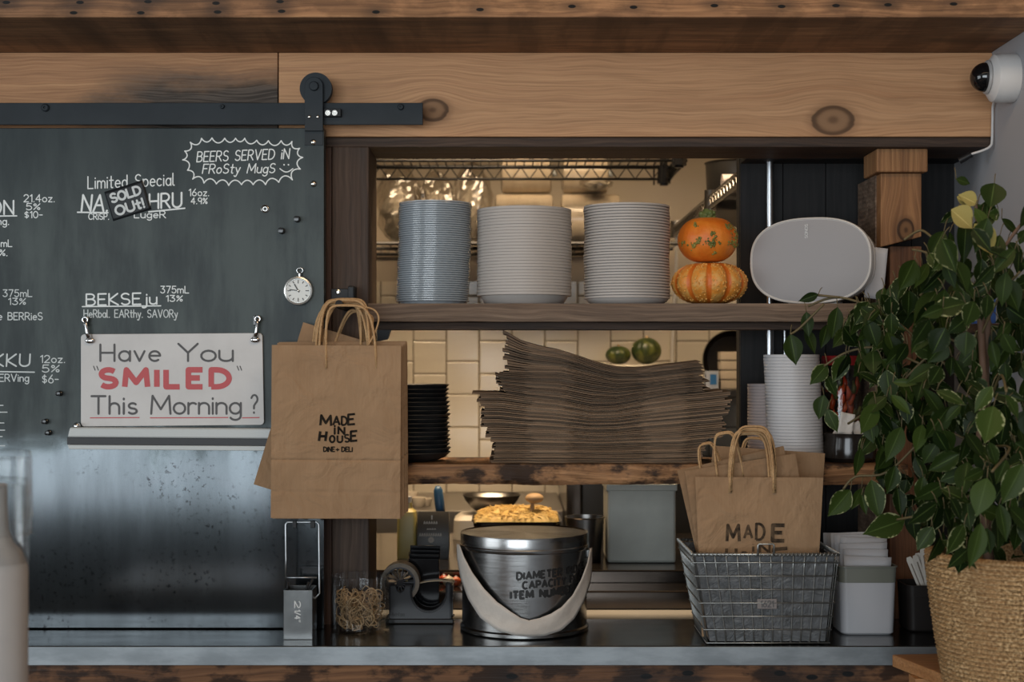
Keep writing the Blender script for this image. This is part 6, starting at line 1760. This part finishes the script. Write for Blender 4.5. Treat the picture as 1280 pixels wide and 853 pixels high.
def planter():
    mb = MB(); NU, NV = 220, 190; rowsN = 29
    def sf(a, b):
        th = 2 * math.pi * a; row = b * rowsN
        R = Rb2 + (Rt - Rb2) * (1 - (1 - b) ** 1.35)
        fr_ = row - math.floor(row)
        bulge = math.sqrt(max(0, 1 - (2 * fr_ - 1) ** 2)) * .0062
        tw = .0022 * math.sin(th * 92 + fr_ * 5.0 + math.floor(row) * 2.1) + .0012 * noise.noise(Vector((th * 14, row * 1.3, 3)))
        R += bulge + tw
        return pc + Vector((R * math.cos(th), R * math.sin(th), .0006 + zr * b))
    mb.grid(sf, NU, NV)
    R = Rt
    mb.lathe([(R + .002, zr), (R - .004, zr + .003), (R - .012, zr), (R - .012, zr - .05), (Rb2 - .012, .004), (0, .004)], pc, 90)
    t = NT('woven_straw'); s = t.sep(t.obj())
    n1 = t.noise(t.comb(t.math('MULTIPLY', t.math('ARCTAN2', s[1], s[0]), 26.0), 0.0, t.math('MULTIPLY', s[2], 240.0)), 1.0, 4, .6)
    n2 = t.noise(t.obj(), 18, 3)
    t.set(col=t.mix(t.maprange(n2, .4, .65, 0, .5), t.ramp(n1, [(.36, (0.13, 0.065, 0.022)), (.5, (0.39, 0.23, 0.095)), (.64, (0.70, 0.48, 0.255))]), (0.32, 0.17, 0.065)), rough=.7)
    t.bump(n1, .6, .004)
    return mb.build('woven_planter', t.m, pl, smooth=True)
planter()
MB().lathe([(0, zr - .028), (Rt - .013, zr - .03)], pc, 48).build('soil', MAT('soil', (0.02, 0.015, 0.011), .9, col2=(0.04, 0.03, 0.02), vscale=50, bump=1, bscale=80), pl)
m_bark = MAT('fig_bark', (0.115, 0.062, 0.036), .7, col2=(0.17, 0.10, 0.065), vscale=30, stretch=(1, 1, .3))
def leaf_mat(name, greens, margin):
    t = NT(name)
    uv = t.n('ShaderNodeUVMap', uv_map='leaf').outputs[0]; rn = t.n('ShaderNodeUVMap', uv_map='rnd').outputs[0]
    u = t.sep(uv); r_ = t.sep(rn)
    edge = t.math('ABSOLUTE', t.math('SUBTRACT', t.math('MULTIPLY', u[0], 2.0), 1.0))
    nz = t.noise(t.comb(t.math('ADD', t.math('MULTIPLY', u[0], 3.0), t.math('MULTIPLY', r_[0], 31.0)), t.math('MULTIPLY', u[1], 7.0), t.math('MULTIPLY', r_[1], 17.0)), 1.0, 3)
    vein = t.math('ABSOLUTE', t.math('SINE', t.math('MULTIPLY', t.math('ADD', u[1], t.math('MULTIPLY', edge, -.12)), 44.0)))
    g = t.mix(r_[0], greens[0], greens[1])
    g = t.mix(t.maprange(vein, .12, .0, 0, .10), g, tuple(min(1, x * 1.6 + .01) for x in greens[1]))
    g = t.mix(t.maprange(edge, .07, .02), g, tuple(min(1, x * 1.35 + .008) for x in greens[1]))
    if margin:
        e2 = t.math('ADD', edge, t.math('MULTIPLY', t.math('SUBTRACT', nz, .5), 1.1))
        on = t.math('MULTIPLY', t.maprange(e2, .90, 1.0), t.maprange(r_[1], .45, .8))
        g = t.mix(on, g, margin)
    t.set(col=g, rough=.40, spec=.10)
    t.bump(vein, .06, .001)
    return t.m
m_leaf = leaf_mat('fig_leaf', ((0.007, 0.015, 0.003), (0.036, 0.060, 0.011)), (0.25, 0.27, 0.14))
m_leaf_y = leaf_mat('yellow_fig_leaf', ((0.27, 0.235, 0.07), (0.36, 0.31, 0.12)), None)
def add_leaf(mb, base, tip, w, nrm, rn, cup=.25, bend=.12):
    ax = tip - base; L = ax.length
    if L < 1e-5: return
    d = ax / L
    nrm = nrm - d * nrm.dot(d)
    nrm = nrm.normalized() if nrm.length > 1e-5 else d.orthogonal().normalized()
    sd = d.cross(nrm)
    prof = [(0, .02), (.06, .30), (.16, .66), (.30, .94), (.44, 1.0), (.58, .90), (.72, .66), (.84, .36), (.92, .15), (1.0, .012)]
    n0 = len(mb.v); fs = []
    for j, (v, q) in enumerate(prof):
        for k in range(5):
            s_ = -1 + .5 * k
            p = base + d * (L * v) + sd * (s_ * q * w / 2) + nrm * (abs(s_) * q * w * cup * .5 + L * bend * (v * v - v * .2) * -1 + .0)
            mb.v.append(p); mb.uv.append((k / 4, v)); mb.rnd.append(rn)
    for j in range(len(prof) - 1):
        for k in range(4):
            a = n0 + j * 5 + k
            mb.f.append((a, a + 1, a + 6, a + 5))
lv = MB(); ly = MB(); br_ = MB(); rf = random.Random(77)
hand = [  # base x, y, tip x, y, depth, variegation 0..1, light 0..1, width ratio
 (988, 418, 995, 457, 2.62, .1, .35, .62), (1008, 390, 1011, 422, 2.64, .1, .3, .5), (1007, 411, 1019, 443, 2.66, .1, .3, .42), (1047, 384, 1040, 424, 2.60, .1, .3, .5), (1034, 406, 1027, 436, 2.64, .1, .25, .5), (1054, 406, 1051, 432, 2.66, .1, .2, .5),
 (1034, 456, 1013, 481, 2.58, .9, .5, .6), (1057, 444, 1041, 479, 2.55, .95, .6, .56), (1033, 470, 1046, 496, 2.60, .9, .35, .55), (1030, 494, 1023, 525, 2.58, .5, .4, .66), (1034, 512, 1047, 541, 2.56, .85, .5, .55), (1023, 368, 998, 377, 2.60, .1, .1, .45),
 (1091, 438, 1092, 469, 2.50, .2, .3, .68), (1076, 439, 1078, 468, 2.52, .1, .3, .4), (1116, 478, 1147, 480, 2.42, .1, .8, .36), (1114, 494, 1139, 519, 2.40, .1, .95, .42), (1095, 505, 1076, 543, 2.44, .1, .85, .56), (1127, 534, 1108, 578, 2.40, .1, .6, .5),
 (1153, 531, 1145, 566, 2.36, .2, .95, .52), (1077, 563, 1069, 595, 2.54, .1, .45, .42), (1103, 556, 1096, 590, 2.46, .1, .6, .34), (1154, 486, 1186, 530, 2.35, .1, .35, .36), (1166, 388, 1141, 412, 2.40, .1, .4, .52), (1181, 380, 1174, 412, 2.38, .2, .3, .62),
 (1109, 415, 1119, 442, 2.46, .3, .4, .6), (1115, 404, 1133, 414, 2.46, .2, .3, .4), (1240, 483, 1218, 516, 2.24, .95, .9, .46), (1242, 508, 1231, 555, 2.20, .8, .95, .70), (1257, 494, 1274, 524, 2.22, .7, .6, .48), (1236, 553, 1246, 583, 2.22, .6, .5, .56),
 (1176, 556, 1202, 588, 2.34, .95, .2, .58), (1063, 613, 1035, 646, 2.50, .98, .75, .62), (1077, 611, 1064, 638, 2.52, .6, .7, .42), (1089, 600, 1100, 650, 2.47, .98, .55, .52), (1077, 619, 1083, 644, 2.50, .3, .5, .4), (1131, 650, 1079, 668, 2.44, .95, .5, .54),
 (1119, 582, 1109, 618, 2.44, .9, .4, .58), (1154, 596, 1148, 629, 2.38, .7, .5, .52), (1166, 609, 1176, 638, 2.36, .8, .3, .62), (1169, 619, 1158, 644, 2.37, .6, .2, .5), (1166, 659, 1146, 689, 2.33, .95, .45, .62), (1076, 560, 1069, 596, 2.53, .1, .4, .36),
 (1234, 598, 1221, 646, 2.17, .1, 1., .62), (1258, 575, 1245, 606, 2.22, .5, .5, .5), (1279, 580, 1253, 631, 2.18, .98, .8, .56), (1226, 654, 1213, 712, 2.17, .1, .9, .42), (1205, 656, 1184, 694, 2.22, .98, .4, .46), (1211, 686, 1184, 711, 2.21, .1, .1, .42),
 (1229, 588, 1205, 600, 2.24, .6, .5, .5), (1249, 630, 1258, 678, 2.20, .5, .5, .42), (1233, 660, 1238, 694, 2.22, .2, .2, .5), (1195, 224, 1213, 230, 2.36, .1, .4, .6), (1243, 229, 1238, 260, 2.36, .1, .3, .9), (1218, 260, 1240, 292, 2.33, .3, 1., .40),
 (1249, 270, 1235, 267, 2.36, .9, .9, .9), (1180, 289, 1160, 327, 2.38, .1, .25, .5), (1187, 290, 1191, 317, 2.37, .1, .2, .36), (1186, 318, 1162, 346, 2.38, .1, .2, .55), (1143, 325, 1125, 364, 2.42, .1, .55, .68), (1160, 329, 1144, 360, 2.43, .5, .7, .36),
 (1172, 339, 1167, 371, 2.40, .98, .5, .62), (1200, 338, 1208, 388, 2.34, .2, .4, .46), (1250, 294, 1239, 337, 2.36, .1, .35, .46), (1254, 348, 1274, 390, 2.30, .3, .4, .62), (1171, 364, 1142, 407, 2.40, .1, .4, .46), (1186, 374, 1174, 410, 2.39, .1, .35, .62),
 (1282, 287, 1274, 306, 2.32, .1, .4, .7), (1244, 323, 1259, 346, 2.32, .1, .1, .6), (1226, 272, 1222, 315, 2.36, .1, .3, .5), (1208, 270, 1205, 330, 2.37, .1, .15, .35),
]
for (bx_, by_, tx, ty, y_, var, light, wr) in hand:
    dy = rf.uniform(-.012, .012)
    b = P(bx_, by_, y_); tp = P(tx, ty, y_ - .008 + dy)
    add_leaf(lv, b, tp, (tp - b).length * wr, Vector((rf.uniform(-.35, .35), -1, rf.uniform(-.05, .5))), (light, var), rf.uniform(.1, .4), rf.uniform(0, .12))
    # petiole
    up = b + Vector((rf.uniform(-.004, .012), .006, rf.uniform(.012, .022)))
    br_.tube([b, (b + up) / 2 + Vector((0, 0, .003)), up], .0008, 5)
yel = [(1221, 255, 1198, 243, 2.35, .9, .5), (1189, 262, 1216, 286, 2.33, 1.0, .6), (1218, 280, 1241, 319, 2.31, .78, .2), (1196, 246, 1213, 258, 2.36, .8, .3)]
for (bx_, by_, tx, ty, y_, wr, l_) in yel:
    b, tp = P(bx_, by_, y_), P(tx, ty, y_)
    add_leaf(ly, b, tp, (tp - b).length * wr, Vector((.15, -1, .45)), (l_, .5), .35, .02)
left = [(236, 1196), (262, 1188), (300, 1165), (340, 1130), (380, 1062), (400, 1040), (440, 1050), (480, 1062), (520, 1078), (560, 1085), (600, 1108), (640, 1130), (670, 1165), (700, 1185)]
count = 0; tries = 0
while count < 540 and tries < 8000:
    tries += 1
    py = rf.uniform(300, 692) if rf.random() < .93 else rf.uniform(250, 300)
    xl__ = interp(left, py) + 8
    px = rf.uniform(xl__, 1330)
    if py < 420 and 1188 < px < 1238 and rf.random() < .55: continue
    if py < 330 and px > 1235 and rf.random() < .75: continue
    tt = (px - xl__) / (1330 - xl__)
    y_ = 2.52 - .14 * tt + rf.uniform(-.06, .10) if px < 1160 else 2.36 + rf.uniform(-.13, .16)
    if px > 1240: y_ = min(y_, 2.48)
    b = P(px, py, y_)
    if b.x > XR - .05: continue
    if b.z < zf + zr + .05 and (b.xy - pc.xy).length < Rt and rf.random() < .3: continue
    L = rf.uniform(.040, .066)
    a = rf.gauss(0, .55)
    tp = b + Vector((math.sin(a) * L, rf.uniform(-.4, .35) * L, -math.cos(a) * L * rf.uniform(.6, 1)))
    if tp.x > XR - .02 or tp.y > 2.80: continue
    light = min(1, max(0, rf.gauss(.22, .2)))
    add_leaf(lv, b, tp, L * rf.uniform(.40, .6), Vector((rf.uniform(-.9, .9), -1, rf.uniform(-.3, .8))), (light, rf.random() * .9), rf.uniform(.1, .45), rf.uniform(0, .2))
    up = b + Vector((rf.uniform(-.01, .014), rf.uniform(-.006, .01), .018))
    br_.tube([b, (b + up) / 2 + Vector((0, 0, .003)), up], .0008, 4)
    count += 1
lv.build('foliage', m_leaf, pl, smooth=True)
q = ly.build('yellowing_leaves', m_leaf_y, pl, smooth=True); q['label'] = 'pale yellow leaves at the top'
tk = MB()
tk.tube(smoothpts([pc + Vector((-.045, .0, zr - .04)), P(1226, 560, 2.36), P(1229, 470, 2.38), P(1226, 400, 2.38), P(1224, 340, 2.37), P(1221, 275, 2.36), P(1218, 245, 2.36)]), [.0075] * 13 + [.006] * 12 + [.003] * 12, 10)
tk.tube(smoothpts([pc + Vector((-.035, .01, zr - .04)), P(1232, 560, 2.40), P(1233, 440, 2.40), P(1240, 340, 2.38), P(1262, 300, 2.36), P(1284, 272, 2.34)]), [.006] * 15 + [.003] * 16, 8)
tk.build('trunk', m_bark, pl, smooth=True)
def branch(*p, r=.0022):
    br_.tube(smoothpts([P(*q_) for q_ in p], 5), r, 6)
branch((1228, 500, 2.38), (1170, 445, 2.45), (1110, 395, 2.54), (1050, 372, 2.60), (1010, 383, 2.62))
branch((1050, 372, 2.60), (1020, 369, 2.61)); branch((1030, 380, 2.60), (1000, 410, 2.62), (988, 418, 2.62))
branch((1228, 470, 2.38), (1190, 425, 2.44), (1150, 455, 2.46), (1105, 500, 2.48), (1060, 530, 2.54))
branch((1150, 455, 2.46), (1100, 435, 2.52), (1060, 440, 2.56), (1030, 458, 2.58))
branch((1227, 560, 2.36), (1170, 540, 2.42), (1110, 590, 2.47), (1070, 596, 2.50), (1054, 612, 2.51))
branch((1226, 400, 2.38), (1195, 355, 2.38), (1165, 320, 2.42), (1140, 312, 2.44)); branch((1225, 360, 2.38), (1180, 340, 2.40), (1150, 370, 2.42))
branch((1227, 600, 2.36), (1190, 640, 2.36), (1150, 645, 2.40), (1120, 650, 2.44))
branch((1232, 520, 2.38), (1250, 470, 2.30), (1258, 490, 2.22)); branch((1232, 560, 2.36), (1262, 560, 2.26), (1240, 590, 2.18))
branch((1226, 420, 2.38), (1250, 370, 2.34), (1275, 340, 2.30))
branch((1164, 296, 2.42), (1150, 288, 2.44), (1130, 300, 2.44))
br_.build('branches', MAT('twig', (0.10, 0.075, 0.03), .6), pl, smooth=True)

# little blue packet half hidden behind the leaves
o = thing('blue_packet', 'small blue packet half hidden behind the fig leaves', 'packet', P(1229, 400, 2.75))
ypk = 2.75
mb = MB(); x0, x1 = X(1217, ypk), X(1242, ypk)
ring = lambda z, d: [Vector((x0 + (x1 - x0) * a, ypk + b * d, z)) for a, b in ((0, -1), (.5, -1.2), (1, -1), (1, 1), (0, 1))]
mb.loft([ring(Z(405, ypk), .012), ring(Z(380, ypk), .014), ring(Z(356, ypk), .004)])
mb.build('wrapper', MAT('blue_foil', (0.02, 0.06, 0.30), .35, col2=(0.04, 0.12, 0.42), vscale=30), o, smooth=40)
lg = thing('wall_ledge', 'narrow dark ledge on the right wall behind the plant', 'ledge', P(1235, 406, ypk))
MB().box(X(1212, ypk), XR - .0005, ypk - .05, ypk + .10, Z(405, ypk) - .018, Z(405, ypk) - .0005).build('board', m_header, lg, bevel=.002)
